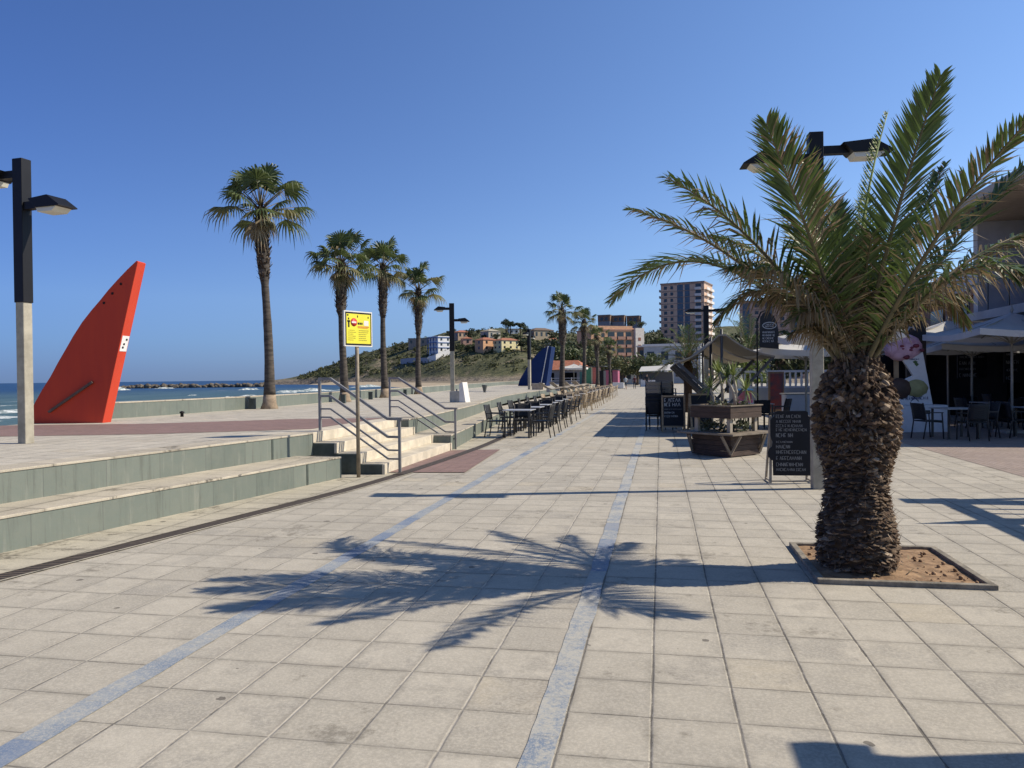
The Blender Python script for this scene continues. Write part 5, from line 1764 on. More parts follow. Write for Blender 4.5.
M_BRICK = brickmat('brown_brick', (.24, .14, .095), (.30, .17, .115), (.27, .23, .19))
# two-storey balcony building at the right edge
bd = thing('balcony_building', 'two storey cafe building with wide eaves and a long balcony at the right edge', 'building', (9.6, 20.7, 0))
L_ = 5.6
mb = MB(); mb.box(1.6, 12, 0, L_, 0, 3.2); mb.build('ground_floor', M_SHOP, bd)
mb = MB(); mb.box(1.5, 12, .02, L_ - .02, 3.45, 6.3); mb.build('upper_wall', M_BRICK, bd)
mb = MB(); mb.box(-.2, 12, -.2, L_ + .25, 3.2, 3.44); mb.build('balcony_slab', wallmat('grey_render', (.42, .41, .39)), bd)
for ya in (L_ - .35, L_ - 4.2): MB().box(.0, 1.495, ya, ya + .33, 3.441, 6.3).build('dividing_wall', wallmat('pale_grey_render', (.46, .46, .46)), bd)
mb = MB()
mb.bar((-.12, -.1, 4.3), (-.12, L_ + .1, 4.3), .05, .05)
yy = 0.0
while yy < L_ + .1:
    mb.bar((-.12, yy, 3.44), (-.12, yy, 4.28), .03, .03); yy += 1.4
mb.build('balcony_railing', M_DGREY, bd)
mb = MB(); mb.box(1.44, 1.49, L_ - 3.4, L_ - 1.9, 3.5, 5.6); mb.build('balcony_door', M_GLASS, bd)
mb = MB(); mb.box(1.43, 1.485, L_ - 1.5, L_ - .6, 3.46, 5.7); mb.build('shutter', mat('pale_shutter', (.40, .42, .45), .6, .1), bd)
mb = MB()
V = [(-1.1, -.8, 6.02), (-1.1, L_ + .9, 6.02), (-1.1, L_ + .9, 6.20), (-1.1, -.8, 6.20)]
mb.box(-1.1, 13, -.8, L_ + .9, 6.301, 6.52); mb.build('roof', wallmat('cream_fascia', (.50, .46, .39)), bd)
mb = MB(); mb.box(-1.06, 1.5, -.78, L_ + .86, 6.24, 6.30); mb.build('soffit', mat('wood_soffit', (.34, .26, .18), .7, .25, 4, stretch=(1, 8, 1)), bd)
for k in range(3): MB().box(1.54, 1.595, .3 + k * 1.75, 1.7 + k * 1.75, .1, 2.6).build('shop_window', M_GLASS, bd)
# chalk like sign panel inside the dark front
mb = MB(); mb.box(1.48, 1.535, 1.2, 2.6, .9, 2.3); sp_ = mb.build('sign_panel', M_SLATE, bd)
for lab, u, v, d, w_, h_ in (('dark hanging board with pale lettering in the shade between the parasol poles', 972, 362, 25.5, .95, 1.05), ('narrow dark board with pale lettering in the shade at the right edge', 1012, 362, 24.2, .5, 1.3)):
    p_ = D(u, v, d)
    o = thing('menu_sign', lab, 'sign', (p_.x, p_.y, 0), rad(8))
    MB().box(-w_ / 2, w_ / 2, -.02, .02, p_.z - h_ / 2, p_.z + h_ / 2).build('board', M_SLATE, o)
    MB().box(-.03, .03, .021, .06, 0, p_.z + h_ / 2).build('post', M_BLACK, o)
    mb = MB(); rg = random.Random(int(u))
    for k_ in range(5): chalk_lines(mb, -w_ / 2 + .06, w_ / 2 - .06, -.024, [(p_.z + h_ / 2 - .16 - k_ * h_ * .19, .11 if k_ % 2 == 0 else .07, rg.uniform(.5, .95))], rg)
    mb.build('lettering', M_CHALKD, o)
# neighbour with brick front
nb = thing('brick_building', 'low brown brick building with pale parapet beyond the balcony building', 'building', (10.9, 27.2, 0))
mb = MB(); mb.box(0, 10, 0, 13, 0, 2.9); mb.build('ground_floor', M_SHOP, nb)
mb = MB(); mb.box(0.05, 10, .05, 13, 2.9, 4.3); mb.build('wall', M_BRICK, nb)
mb = MB(); mb.box(-.3, 10, -.15, 13.1, 4.3, 4.5); mb.build('parapet', wallmat('terracotta_coping', (.30, .16, .10)), nb)
mb = MB(); mb.box(1.5, 9, 3, 11, 4.5, 5.9); mb.build('roof_room', wallmat('white_render', (.68, .67, .64)), nb)
for k in range(5): MB().box(-.02, .049, .8 + k * 2.4, 2.2 + k * 2.4, 3.1, 4.1).build('window', M_GLASS, nb)
mb = MB(); mb.box(-1.6, .0, 0, 13, 2.62, 2.88); mb.build('awning', cloth('dark_awning', (.05, .04, .035), .1), nb)
# white gabled kiosk behind the palm crown
x, y = A(884, 34)
o = thing('white_kiosk', 'white walled kiosk seen through the fronds of the big palm', 'kiosk', (x, y, 0), rad(10))
MB().box(-1.6, 1.6, -1.5, 1.5, 0, 3.4).build('wall', wallmat('white_kiosk_render', (.72, .71, .68)), o)
mb = MB(); mb.prism([(-1.8, -1.7), (1.8, -1.7), (1.8, 1.7), (-1.8, 1.7)], 3.4, 3.55); mb.build('roof', M_GREYB, o)
MB().box(-1.1, 1.1, -1.54, -1.501, 1.1, 2.4).build('hatch', M_GLASS, o)

def block(label, u, d, w_, dep, z1, rz, wall, floors, cols, name='apartment_block', z0=-.5, win=M_GLASS, balc=None, cat='apartment block', group=None, slabs=None):
    """apartment block: walls, one part per window column row group, balconies, roof edge"""
    x, y = A(u, d)
    o = thing(name, label, cat, (x, y, z0), rz, group)
    H = z1 - z0
    MB().box(-w_ / 2, w_ / 2, 0, dep, 0, H).build('wall', wall, o)
    fh = (H - 1.2) / floors
    for f in range(floors):
        for c, (cx_, cw_, kind) in enumerate(cols):
            zz = .8 + f * fh
            if kind == 'w':
                fr_ = MB().box(cx_ - cw_ / 2, cx_ + cw_ / 2, -.06, -.004, zz + fh * .30, zz + fh * .80).build('window', win, o)
            elif kind == 'g':
                MB().box(cx_ - cw_ / 2, cx_ + cw_ / 2, -.05, -.004, zz + .12, zz + fh - .12).build('window', M_GLASSB, o)
            else:
                b = MB().box(cx_ - cw_ / 2, cx_ + cw_ / 2, -.04, -.004, zz + .2, zz + fh - .2).build('balcony_door', win, o)
                MB().box(cx_ - cw_ / 2 - .15, cx_ + cw_ / 2 + .15, -1.2, -.045, zz - .02, zz + .14).build('balcony_slab', balc or M_WHITE, b)
                MB().box(cx_ - cw_ / 2 - .15, cx_ + cw_ / 2 + .15, -1.2, -1.12, zz + .141, zz + 1.1).build('balcony_front', balc or M_WHITE, b)
    if slabs:
        mb = MB()
        for f in range(1, floors + 1):
            mb.box(-w_ / 2 - .1, w_ / 2 + .1, -.09, dep + .1, .8 + f * fh - .16, .8 + f * fh + .06)
        mb.build('floor_bands', slabs, o)
    mb = MB(); mb.box(-w_ / 2 - .25, w_ / 2 + .25, -.25, dep + .25, H, H + .5); mb.build('roof_edge', slabs or balc or wall, o)
    return o, H
M_TOWER = wallmat('pinkish_brown_render', (.62, .44, .32))
M_BAND = wallmat('dark_floor_band', (.24, .175, .15))
M_BALW = wallmat('white_balcony', (.70, .68, .64))
to, TH = block('tall pinkish brown tower block with dark glass strip up its front', 683, 335, 19, 16, ZH(283.5, 335, 683), rad(-16), M_TOWER, 15, [(-7.4, 1.4, 'w'), (-4.6, 1.2, 'w'), (-.9, 2.6, 'g'), (2.2, 2.2, 'g'), (7.0, 2.4, 'b')], balc=M_BALW, slabs=M_BAND, cat='tower block', name='tower_block')
for f in range(15):
    zz = .8 + f * (TH - 1.2) / 15
    for xa, ya, yb, s_ in ((9.502, 1, 7, 1), (9.502, 9, 15, 1), (-9.502, 1, 8, -1)):
        x0_, x1_ = sorted((xa, xa + s_ * 1.1)); xe = xa + s_ * 1.0
        mb = MB().box(x0_, x1_, ya, yb, zz, zz + .15); mb.box(min(xe, xe + s_ * .1), max(xe, xe + s_ * .1), ya, yb, zz + .15, zz + 1.1)
        mb.build('side_balcony', M_BALW, to)
block('pinkish brown tower block with bluish glass, half hidden by the palm fronds', 772, 300, 24, 16, ZH(301, 300, 772), rad(-12), wallmat('mauve_brown_render', (.46, .33, .26)), 11, [(-9.5, 2.6, 'g'), (-5.5, 1.4, 'w'), (-1, 2.6, 'g'), (4, 1.4, 'w'), (8.5, 2.6, 'g')], balc=M_BALW, slabs=M_BAND, cat='tower block', name='tower_block')
M_ORANGE = wallmat('orange_render', (.72, .42, .24))
M_CREAMW = wallmat('cream_white_render', (.80, .72, .62))
oo, OH = block('orange apartment block with a white stair tower and dark balconies', 617, 290, 21, 13, ZH(330.5, 290, 617), rad(30), M_ORANGE, 6, [(-8.6, 1.3, 'w'), (-5.6, 1.3, 'w'), (-2.2, 2.8, 'b'), (1.6, 2.8, 'b'), (5.0, 2.2, 'b')], balc=wallmat('salmon_balcony', (.45, .26, .19)))
MB().box(7.2, 10.8, -1.6, 4, 0, OH + .9).build('stair_tower', M_CREAMW, oo)
for f in range(6): MB().box(8.3, 9.4, -1.66, -1.604, 2 + f * 2.7, 3.2 + f * 2.7).build('stair_window', mat('brick_panel', (.35, .14, .08), .8, .2), oo)
mb = MB()
mb.box(-10, 6.8, .2, 6, OH + .501, OH + 1.7); mb.build('roof_parapet', M_ORANGE, oo)
# three brown roof houses behind
M_BROWNW = wallmat('brown_render', (.20, .13, .09)); M_GREYW = wallmat('blue_grey_render', (.20, .22, .25))
for i, (u, lab) in enumerate(((604.5, 'left'), (618.5, 'middle'), (633.5, 'right'))):
    x, y = A(u, 335)
    z0 = ZH(332, 335, u); z1 = ZH(315.5 + .4 * i, 335, u)
    o = thing('stair_head', '%s of the three boxy brown and grey houses above the orange block' % ['leftmost', 'middle one', 'rightmost'][i], 'house', (x, y, z0 - 10), rad(-12), 'boxy houses above the orange block')
    MB().box(-2.7, 2.7, 0, 4, 0, z1 - z0 + 7.4).build('lower_wall', M_GREYW, o)
    MB().box(-2.75, 2.75, -.05, 4.05, z1 - z0 + 7.401, z1 - z0 + 10).build('upper_wall', M_BROWNW, o)
    MB().box(-2.9, 2.9, -.2, 4.2, z1 - z0 + 10.001, z1 - z0 + 10.3).build('roof', M_GREYW, o)
    for xa in (-1.6, .4): MB().box(xa, xa + 1.3, -.08, -.052, z1 - z0 + 7.8, z1 - z0 + 9.2).build('window', M_GLASS, o)
for i, u in enumerate((632, 642)):
    x, y = A(u, 320)
    tree(['round dark roof garden tree in front of the rightmost boxy house', 'round dark tree right of the boxy houses'][i], x, y, ZH(330, 320, u), ZH(320, 320, u) - ZH(330, 320, u), 2.0, 330 + i, 'mid', 14, 60, flat=.9)
block('brown block of flats between the orange block and the tower', 648, 250, 7, 12, ZH(347, 250, 648), rad(-14), wallmat('rust_brown_render', (.26, .15, .09)), 3, [(-2, 1.2, 'w'), (1.4, 1.2, 'w')], balc=M_CREAMW)
block('pale grey two storey building at the end of the street', 672, 165, 12, 8, ZH(346, 165, 672), rad(-8), wallmat('light_grey_render', (.42, .44, .45)), 2, [(-4.5, 1.5, 'w'), (-1.5, 1.5, 'w'), (1.5, 1.5, 'w'), (4.5, 1.5, 'w')], name='street_building', cat='building', balc=M_WHITE)
block('low white shop with dark openings where the promenade ends', 634, 150, 13, 7, ZH(367.5, 150, 634), rad(-10), wallmat('shop_white', (.60, .58, .54)), 1, [(-5, 1.8, 'w'), (-1.8, 2.4, 'w'), (2, 2.4, 'w'), (5, 1.6, 'w')], name='shop', cat='shop', balc=M_WHITE)
x, y = A(657, 118)
o = thing('white_canopy_bar', 'small bar with a white sloping canopy and dark counter at the street end', 'bar', (x, y, 0), rad(-4))
MB().box(-2.2, 2.4, 0, 2.5, 0, 2.2).build('bar_wall', M_DGREY, o)
mb = MB(); mb.add([(-2.6, -1.6, 2.35), (2.6, -1.6, 2.5), (2.6, 2.6, 3.3), (-2.6, 2.6, 3.1), (-2.6, -1.6, 2.27), (2.6, -1.6, 2.42), (2.6, 2.6, 3.22), (-2.6, 2.6, 3.02)], [(0, 1, 2, 3), (7, 6, 5, 4), (0, 4, 5, 1), (1, 5, 6, 2), (2, 6, 7, 3), (3, 7, 4, 0)]); mb.build('canopy', M_CANVW, o)
mb = MB(); mb.box(-2.4, -.2, -1.5, -.9, 0, 1.0); mb.build('white_counter', M_WHITE, o)
for k in (-2.4, 2.4): MB().tube([(k, -1.5, 0), (k, -1.5, 2.38)], .04, 6).build('post', M_DGREY, o)
# trees at the end of the promenade
tl_ = ['olive tree behind the third fan palm', 'olive tree left of the orange block', 'olive tree in front of the orange block', 'olive tree in front of the white shop', 'olive tree before the brown flats', 'olive tree before the grey street building', 'dark tree behind the nearest fan palm of the far row', 'dark tree left of the orange block', 'dark tree right behind the second fan palm of the far row', 'dark tree behind the white beach bar']
for i, (u, d, H, R, k) in enumerate(((592, 150, 7.0, 3.4, 'olive'), (606, 140, 5.6, 3.2, 'olive'), (622, 150, 6.0, 3.2, 'olive'), (637, 140, 5.2, 2.8, 'olive'), (648, 135, 6.2, 3.0, 'mid'), (660, 150, 5.2, 2.8, 'olive'), (556, 230, 14, 6.0, 'dark'), (588, 250, 15, 7.0, 'dark'), (575, 215, 12, 6.0, 'mid'), (545, 200, 8, 4.6, 'dark'))):
    x, y = A(u, d)
    tree(tl_[i], x, y, 0, H, R, 350 + i, k, 20, 60)
for i, (u, d, vt) in enumerate(((652, 300, 334), (657, 320, 331), (650, 270, 350), (722, 330, 331), (745, 330, 329), (712, 290, 340))):
    x, y = A(u, d); H = ZH(vt, d, u)
    tree(['dark hillside tree left of the tower', 'dark hillside tree touching the tower', 'dark tree below the hill left of the tower', 'dark hillside tree right of the tower', 'dark hillside tree left of the second tower', 'dark tree at the foot of the tower'][i], x, y, 0, H, 7.5, 370 + i, 'dark', 20, 60)
# thin cypress on the skyline right of the lamp
x, y = A(719.5, 330); H = ZH(317, 330, 719)
o = thing('cypress', 'slim dark cypress on the skyline between the two towers', 'tree', (x, y, H - 9))
mb = MB(); rg = random.Random(6)
for k in range(12): leaf_clump(mb, (0, 0, .6 + k * .72), 1.0 * (1 - (k / 13) ** 2) + .1, 26, .3, rg)
mb.build('crown', treeleaf('dark'), o); MB().tube([(0, 0, -2), (0, 0, 3)], .2, 6).build('trunk', M_TRK, o)

# ================================================================== COLOURED HUTS, BEACH BAR
def board_hut(label, u, d, boards, name='beach_hut'):
    x, y = A(u, d)
    o = thing(name, label, 'hut', (x, y, 0), rad(-6), 'coloured beach huts')
    for (xa, xb, h, m_, nm) in boards:
        MB().box(xa, xb, 0, 1.6, 0, h).build(nm, m_, o)
    a = min(b[0] for b in boards); e = max(b[1] for b in boards); h = max(b[2] for b in boards)
    MB().box(a - .15, e + .15, -.2, 1.8, h + .002, h + .09).build('roof', M_DGREY, o)
    return o
M_TEAL = mat('teal_paint', (.04, .13, .12), .5, .15); M_GRN = mat('green_paint', (.05, .20, .10), .5, .15); M_SALM = mat('salmon_paint', (.50, .14, .10), .5, .15); M_PINK = mat('pink_paint', (.40, .11, .17), .5, .15); M_CRM = mat('cream_paint', (.50, .42, .28), .6, .1)
board_hut('beach hut of teal, green and salmon boards among the fan palms', 592, 92, [(-1.5, -.75, 2.2, M_TEAL, 'teal_board'), (-.74, -.1, 2.75, M_GRN, 'green_board'), (-.09, .06, 2.8, M_CRM, 'cream_post'), (.07, .75, 2.7, M_SALM, 'salmon_board'), (.76, 1.4, 2.3, M_BLACK, 'dark_door')])
board_hut('beach hut of two pink boards beside the farthest fan palm', 611.5, 108, [(-.95, -.15, 2.5, M_PINK, 'pink_board'), (-.14, .15, 2.4, M_BLACK, 'dark_door'), (.16, .9, 2.5, M_PINK, 'pink_board')])
x, y = A(618.5, 102)
o = thing('white_table', 'long table under a white cloth beside the walking people', 'table', (x, y, 0), rad(-5))
MB().box(-.75, .75, -.35, .35, .05, .80).build('cloth', M_WHITE, o, .03); MB().box(-.70, .70, -.30, .30, 0, .05).build('feet', M_DGREY, o)
x, y = A(550, 105)
o = thing('beach_bar', 'beach bar with low terracotta roof and white rails right of the blue sail', 'bar', (x, y, .4), rad(-10))
MB().box(-2.2, 4.8, 0, 4, 0, 2.2).build('wall', wallmat('mid_grey_render', (.25, .25, .25)), o)  # plain mid grey wall
mb = MB(); V = [(-2.5, -.5, 2.2), (5.1, -.5, 2.2), (5.1, 4.5, 2.2), (-2.5, 4.5, 2.2), (-1.0, 2, 3.5), (3.4, 2, 3.5)]
mb.add(V, [(3, 2, 1, 0), (0, 1, 5, 4), (1, 2, 5), (2, 3, 4, 5), (3, 0, 4)]).build('roof', mat('terracotta_roof', (.40, .15, .085), .85, .25, 3), o)
mb = MB()
for k in range(3): mb.bar((-2.2, -1.2, .35 + k * .35), (4.8, -1.2, .35 + k * .35), .06, .06)
for k in range(6): mb.bar((-2.2 + k * 1.4, -1.2, 0), (-2.2 + k * 1.4, -1.2, 1.15), .07, .07)
mb.build('railing', M_WHITE, o)
for xa in (-1.6, 1.6): MB().box(xa, xa + 2.2, -.06, -.004, .8, 1.8).build('opening', M_SHOP, o)
for i, (u, d) in enumerate(((574, 88), (580, 96))):
    x, y = A(u, d); parasol(['white parasol at the beach bar', 'second white parasol at the beach bar'][i], x, y, 2.3 + .4, 3.1, 3.0, 0, M_CANVW, 'parasols at the beach bar')

# ================================================================== HOUSES ON THE HEADLAND
def on_hill(u, v):
    fd = seg(foot, u, 1); rd = seg(ridge, u, 2)
    best = None; d = fd
    while d < rd + 60:
        z = hill_z(u, d)
        if ZH(v, d, u) <= z: return d, z
        d += 2
    return rd, ZH(v, rd, u)
M_TERR = mat('terracotta_tiles', (.33, .13, .075), .85, .3, 2, .3, 8)
M_BLUET = mat('blue_trim', (.06, .13, .34), .6, .1)
def house(label, u, v, w_, dep, H, rz, wall, roof, wins=2, floors=2, hip=True, trim=None, group=None):
    d, z = on_hill(u, v)
    x, y = A(u, d)
    z = ZH(v, d, u)
    o = thing('hill_house', label, 'house', (x, y, z), rz, group)
    MB().box(-w_ / 2, w_ / 2, -dep / 2, dep / 2, -5, H).build('wall', wall, o)
    if hip:
        e = .5; rh = min(w_, dep) * .20
        a, b = w_ / 2 + e, dep / 2 + e
        rl = max(0.2, a - b * .9)
        V = [(-a, -b, H), (a, -b, H), (a, b, H), (-a, b, H), (-rl, 0, H + rh), (rl, 0, H + rh)]
        MB().add(V, [(3, 2, 1, 0), (0, 1, 5, 4), (1, 2, 5), (2, 3, 4, 5), (3, 0, 4)]).build('roof', roof, o)
    else:
        MB().box(-w_ / 2 - .2, w_ / 2 + .2, -dep / 2 - .2, dep / 2 + .2, H + .002, H + .5).build('roof', roof, o)
    fh = H / floors
    for f in range(floors):
        for k in range(wins):
            cx_ = -w_ / 2 + w_ * (k + .5) / wins
            MB().box(cx_ - .7, cx_ + .7, -dep / 2 - .08, -dep / 2 - .003, f * fh + fh * .3, f * fh + fh * .78).build('window', M_GLASS, o)
        for k in range(max(1, wins - 1)):
            cy_ = -dep / 2 + dep * (k + .5) / max(1, wins - 1)
            MB().box(w_ / 2 + .003, w_ / 2 + .08, cy_ - .7, cy_ + .7, f * fh + fh * .3, f * fh + fh * .78).build('window', M_GLASS, o)
            MB().box(-w_ / 2 - .08, -w_ / 2 - .003, cy_ - .7, cy_ + .7, f * fh + fh * .3, f * fh + fh * .78).build('window', M_GLASS, o)
    if trim:
        mb = MB()
        for f in range(1, floors + 1):
            zz = f * fh
            mb.box(-w_ / 2 - .9, w_ / 2 + .25, -dep / 2 - 1.1, -dep / 2 - .09, zz - .45, zz - .15)
            mb.box(w_ / 2 + .09, w_ / 2 + .4, -dep / 2, dep / 2, zz - .45, zz - .15)
        for k in range(4):
            mb.box(-w_ / 2 - .8 + k * (w_ + .6) / 3, -w_ / 2 - .5 + k * (w_ + .6) / 3, -dep / 2 - 1.0, -dep / 2 - .75, -1, (floors - 0) * fh - .46)
        mb.build('blue_porch', trim, o)
    return o
W_ = wallmat('bright_white_render', (.78, .77, .75))
house('white three storey villa with blue porches on the headland', 440.5, 352.5, 10.5, 10, 9.6, rad(-40), W_, W_, 3, 3, False, M_BLUET)
house('orange house with terracotta roof on the headland', 486.5, 351, 11, 8, 6.6, rad(52), wallmat('peach_render', (.62, .36, .20)), M_TERR, 2, 2)
house('pale yellow house with terracotta roof right of the orange house', 507, 350, 14, 8, 5.6, rad(50), wallmat('lemon_render', (.72, .64, .36)), M_TERR, 3, 2)
house('pale stone house with broad hipped roof on the hilltop', 491, 339, 9.5, 9, 4.8, rad(48), wallmat('pale_stone', (.42, .38, .31)), mat('pale_roof', (.36, .33, .26), .8, .2), 2, 1)
house('terracotta roofed house at the hilltop left of the round palm', 462, 338.5, 10, 8, 4.0, rad(45), wallmat('buff_render', (.42, .30, .21)), M_TERR, 3, 1)
house('brown hilltop house with long flat roof above the blue sail', 541, 339, 15, 9, 5.4, rad(40), wallmat('tan_render', (.36, .29, .20)), mat('brown_roof', (.16, .11, .08), .8, .2), 4, 1)
house('small white house under the hilltop pines', 514, 334, 7, 6, 3.0, rad(20), W_, M_BROWNW, 2, 1, False)
house('long pinkish ruin like building on the left end of the ridge', 424, 345.5, 20, 8, 4.4, rad(12), wallmat('pink_grey_render', (.30, .235, .20)), mat('grey_roof', (.20, .18, .16), .8, .2), 5, 1, False)
house('small red roofed house between the white villa and the orange house', 467, 345, 6, 6, 4.0, rad(30), wallmat('salmon_render', (.48, .28, .2)), M_TERR, 1, 1)
house('small tan house left of the boxy houses', 556, 349, 12, 8, 5.0, rad(10), wallmat('sand_render', (.40, .33, .24)), M_TERR, 2, 1)
# white boundary wall stepping down the slope and a grey one left of it
def hill_wall(label, pts, h, m_, name='garden_wall'):
    P = []
    for u, v in pts:
        d, z = on_hill(u, v); x, y = A(u, d); P.append(Vector((x, y, ZH(v, d, u))))
    o = thing(name, label, 'wall', P[0])
    mb = MB()
    for a, b in zip(P, P[1:]):
        a = a - P[0]; b = b - P[0]
        t = (b - a); s_ = Vector((-t.y, t.x, 0)).normalized() * .2
        V = [a - s_ + Vector((0, 0, -2)), b - s_ + Vector((0, 0, -2)), b + s_ + Vector((0, 0, -2)), a + s_ + Vector((0, 0, -2))]
        V += [a - s_ + Vector((0, 0, h)), b - s_ + Vector((0, 0, h)), b + s_ + Vector((0, 0, h)), a + s_ + Vector((0, 0, h))]
        mb.add(V, [(0, 3, 2, 1), (4, 5, 6, 7), (0, 1, 5, 4), (1, 2, 6, 5), (2, 3, 7, 6), (3, 0, 4, 7)])
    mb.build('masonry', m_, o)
hill_wall('bright white garden wall climbing the slope below the white villa', [(428.5, 362.5), (436, 360.5), (444, 357), (452, 354)], 3.6, W_)
hill_wall('grey white garden wall left of the bright white one', [(401, 364), (410, 363), (419, 363), (428, 362.8)], 3.2, wallmat('grey_white_render', (.38, .39, .42)))
hill_wall('low pale wall in front of the orange and yellow houses', [(476, 352.3), (490, 352.3), (505, 351.6), (516, 351)], 1.0, wallmat('pale_low_wall', (.55, .48, .38)))
# trees among the houses
ht = [(471.5, 339, 328, 'dark', 'round crowned dark tree on the hilltop beside the terracotta roof'), (507, 334, 318.5, 'dark', 'tall hilltop pine with wide crown'), (511, 335, 319.5, 'dark', 'second hilltop pine touching the tall one'), (521, 335, 321, 'dark', 'lower hilltop pine on the right of the pair'), (527, 337, 325, 'mid', 'small hilltop tree by the far lamp post'), (485, 341, 333, 'dark', 'dark tree under the pale hipped roof'), (497, 340, 333, 'dark', 'dark tree right under the pale hipped roof'), (468, 352, 344, 'dark', 'dark tree between villa and orange house'), (461, 352, 343, 'mid', 'green tree right of the white villa'), (475, 352, 345, 'dark', 'dark tree at the left wall of the orange house'), (496, 352, 345, 'mid', 'green tree between the orange and yellow houses'), (508, 352.5, 347, 'light', 'round light shrub before the yellow house'), (522, 352, 338, 'dark', 'dark tree right of the yellow house'), (530, 352, 337, 'mid', 'green tree below the brown hilltop house'), (537, 352, 342, 'dark', 'dark tree just above the blue sail'), (546, 352, 341, 'olive', 'olive tree below the brown hilltop house'), (454, 333.5, 328, 'mid', 'small tree on the hilltop above the villa'), (449, 335, 330.5, 'dark', 'tiny dark tree on the ridge above the villa'), (403, 349, 343, 'dark', 'small dark tree at the left end of the ruin'), (396, 350, 344.5, 'mid', 'small green tree on the ridge left of the ruin'), (479, 334, 329, 'dark', 'dark hilltop tree left of the hipped roof'), (416, 352, 346, 'olive', 'olive bush below the ruin'), (518, 341, 333, 'dark', 'dark tree below the white hilltop house'), (382, 353, 347, 'dark', 'small dark tree on the ridge near the third fan palm'), (553, 344, 330, 'dark', 'dark hilltop tree beside the near fan palm of the far row')]
for i, (u, vb, vt, k, lab) in enumerate(ht):
    d, z = on_hill(u, vb); x, y = A(u, d)
    z = ZH(vb, d, u); H = ZH(vt, d, u) - z
    tree(lab, x, y, z, H, H * (.55 if vb - vt < 12 else .40), 400 + i, k, 16, 44, flat=.7 if i in (1, 2, 3) else .9, leaf=.22)

# ================================================================== PEOPLE
def person(label, x, y, h, rz, top, legs_m, stride, arm, hairm, skirt=False, seed=0):
    rng = random.Random(seed)
    s = h / 1.75
    # joints: name -> (co, radius), walking along +X
    J = {
        'pelvis': ((0, 0, .95), .125), 'waist': ((0, 0, 1.10), .115), 'chest': ((.01, 0, 1.32), .135), 'neckb': ((.0, 0, 1.46), .065), 'neck': ((.01, 0, 1.52), .052), 'head': ((.03, 0, 1.62), .092), 'crown': ((.02, 0, 1.70), .075),
        'hl': ((0, .09, .90), .095), 'kl': ((.16 * stride, .09, .50), .062), 'al': ((.10 * stride, .09, .09), .040), 'tl': ((.10 * stride + .16, .10, .035), .034),
        'hr': ((0, -.09, .90), .095), 'kr': ((-.02 * stride, -.09, .50), .062), 'ar': ((-.28 * stride, -.09, .12), .040), 'tr': ((-.28 * stride + .15, -.10, .035), .034),
        'sl': ((0, .18, 1.40), .062), 'el': ((-.08 * arm, .24, 1.13), .045), 'wl': ((.04, .24, .90), .034), 'fl': ((.06, .24, .81), .030),
        'sr': ((0, -.18, 1.40), .062), 'er': ((.05 * arm, -.24, 1.13), .045), 'wr': ((.20 * arm, -.23, .93), .034), 'fr': ((.25 * arm, -.22, .85), .030)}
    E = [('pelvis', 'waist'), ('waist', 'chest'), ('chest', 'neckb'), ('neckb', 'neck'), ('neck', 'head'), ('head', 'crown'), ('pelvis', 'hl'), ('hl', 'kl'), ('kl', 'al'), ('al', 'tl'), ('pelvis', 'hr'), ('hr', 'kr'), ('kr', 'ar'), ('ar', 'tr'), ('chest', 'sl'), ('sl', 'el'), ('el', 'wl'), ('wl', 'fl'), ('chest', 'sr'), ('sr', 'er'), ('er', 'wr'), ('wr', 'fr')]
    names = list(J); idx = {n_: i for i, n_ in enumerate(names)}
    me = bpy.data.meshes.new('tmp'); me.from_pydata([tuple(c * s for c in J[n_][0]) for n_ in names], [(idx[a], idx[b]) for a, b in E], [])
    ob = bpy.data.objects.new('tmp', me); COL.objects.link(ob)
    sk = ob.modifiers.new('skin', 'SKIN'); 
    for n_ in names:
        d_ = me.skin_vertices[0].data[idx[n_]]; r = J[n_][1] * s; d_.radius = (r, r); d_.use_root = (n_ == 'pelvis')
    sb = ob.modifiers.new('sub', 'SUBSURF'); sb.levels = 1; sb.render_levels = 1
    dg = bpy.context.evaluated_depsgraph_get(); dg.update()
    nm = bpy.data.meshes.new_from_object(ob.evaluated_get(dg))
    bpy.data.objects.remove(ob)
    nm.name = 'person'
    skin = mat('skin_tone', (.36, .21, .14), .55, .08)
    shoe = mat('dark_shoes', (.05, .045, .045), .6, .1)
    nm.materials.clear()
    for m_ in (skin, top, legs_m, shoe): nm.materials.append(m_)
    for p in nm.polygons:
        c = p.center / s; z = c.z
        if z > 1.49: mi = 0
        elif z > .98 and abs(c.y) < .22: mi = 1
        elif z > 1.20: mi = 1
        elif abs(c.y) > .195: mi = 0
        elif z > (.10 if not skirt else .48): mi = 2
        elif z > .10: mi = 0
        else: mi = 3
        p.material_index = mi; p.use_smooth = True
    o = bpy.data.objects.new('person', nm); COL.objects.link(o)
    o.location = (x, y, 0); o.rotation_euler = (0, 0, rz)
    tag(o, label, 'person')
    mb = MB(); bm = bmesh.new(); bmesh.ops.create_icosphere(bm, subdivisions=2, radius=1)
    V = [(.005 * s + q.co.x * .105 * s - .012 * s, q.co.y * .095 * s, 1.675 * s + q.co.z * .09 * s) for q in bm.verts]
    F = [tuple(v.index for v in f.verts) for f in bm.faces]; bm.free()
    mb.add(V, F, 0, True).build('hair', hairm, o)
    return o
M_HAIR = mat('dark_hair', (.03, .022, .018), .6, .2)
x, y = A(625.5, 94); person('walker in pale top and dark shorts, left one of the distant pair', x, y, 1.68, rad(95), mat('pale_shirt', (.42, .46, .48), .8, .1), mat('navy_shorts', (.03, .04, .06), .8, .1), .9, 1, M_HAIR, True, 1)
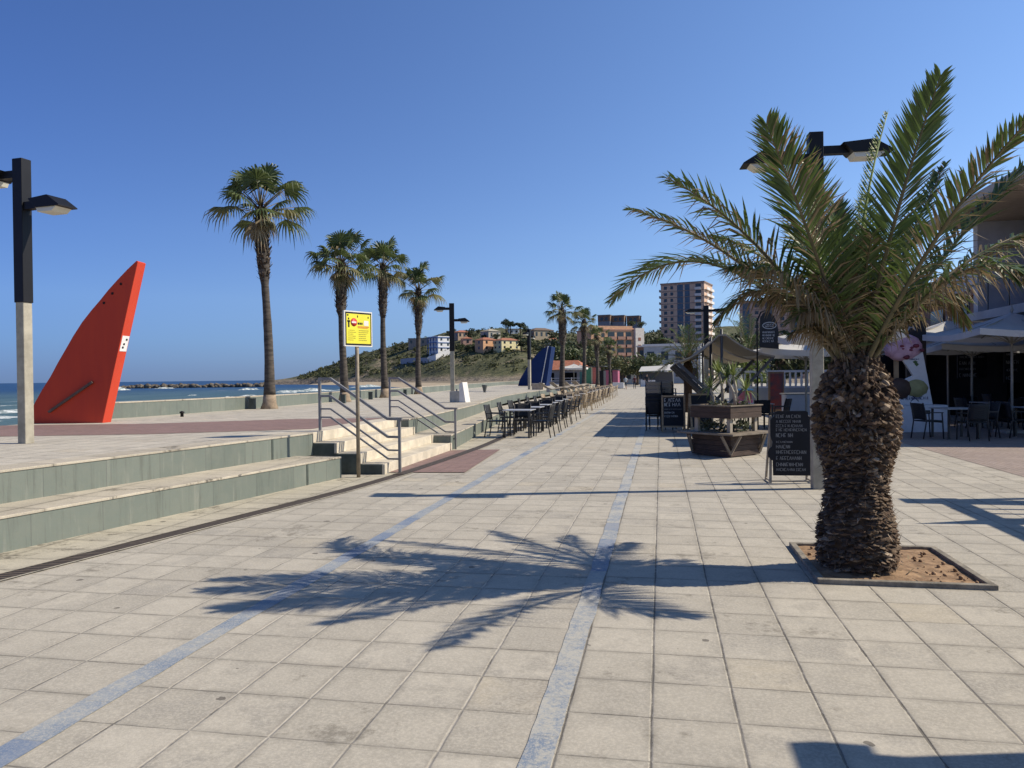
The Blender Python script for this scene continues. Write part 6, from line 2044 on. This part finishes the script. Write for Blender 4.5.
x, y = A(634.5, 97); person('walker in dark red top and black trousers, right one of the distant pair', x, y, 1.68, rad(85), mat('maroon_shirt', (.10, .025, .03), .8, .1), mat('black_trousers', (.025, .025, .03), .8, .1), -.8, 1, M_HAIR, False, 2)
x, y = A(646.8, 99); person('walker all in black, nearest the shade tents', x, y, 1.84, rad(-95), mat('black_shirt', (.02, .02, .024), .8, .1), mat('black_trousers', (.025, .025, .03), .8, .1), .7, -1, M_HAIR, False, 3)

# ================================================================== BESIDE AND BEHIND THE VIEWPOINT (their shadows fall into view)
o = thing('slatted_pergola', 'slatted timber pergola standing right of the view', 'pergola', (6.35, 8.6, 0))
for px_, py_ in ((0, .1), (0, 2.7), (3.4, .1), (3.4, 2.7)): MB().box(px_ - .06, px_ + .06, py_ - .06, py_ + .06, 0, 2.42).build('post', M_WOOD2, o)
for xa in (-.09, 3.31): MB().box(xa, xa + .18, -.3, 2.85, 2.421, 2.56).build('beam', M_WOOD2, o)
mb = MB()
mb.box(-.45, 3.9, 2.42, 2.80, 2.561, 2.60)
for k in range(7): mb.box(.0, 3.6, .15 + k * .32, .21 + k * .32, 2.561, 2.61)
mb.build('slats', M_WOOD2, o)
o = thing('folded_parasol', 'folded parasol standing right of the view beside the pergola', 'parasol', (6.05, 9.75, 0))
MB().tube([(0, 0, 0), (0, 0, 2.2)], .03, 8).build('pole', M_PPOLE, o)
MB().lathe([(.05, 1.3), (.19, 1.45), (.20, 1.7), (.15, 2.1), (.12, 2.4), (.05, 2.75), (.01, 3.0)], 14).build('folded_canopy', M_CANVW, o)
MB().box(-.3, .3, -.3, .3, 0, .07).build('base', M_GREYB, o)
o = thing('unseen_stall_roof', 'unseen flat stall roof added right of the viewpoint for its shadow', 'stall', (3.60, .58, 0))  # added out of view; roof outline shaped for the shadow it casts
for px_, py_ in ((.1, .1), (.1, 3.5), (4, .1), (4, 3.5)): MB().box(px_ - .05, px_ + .05, py_ - .05, py_ + .05, 0, 2.55).build('post', M_WOOD2, o)
MB().box(0, 4.4, 0, 3.60, 2.551, 2.62).build('roof', M_GREYB, o)
MB().box(0, .22, 3.45, 3.70, 2.621, 2.74).build('corner_box', M_GREYB, o)
MB().box(.2, 4.2, .3, .34, 0, 1.0).build('counter', M_WOOD2, o)
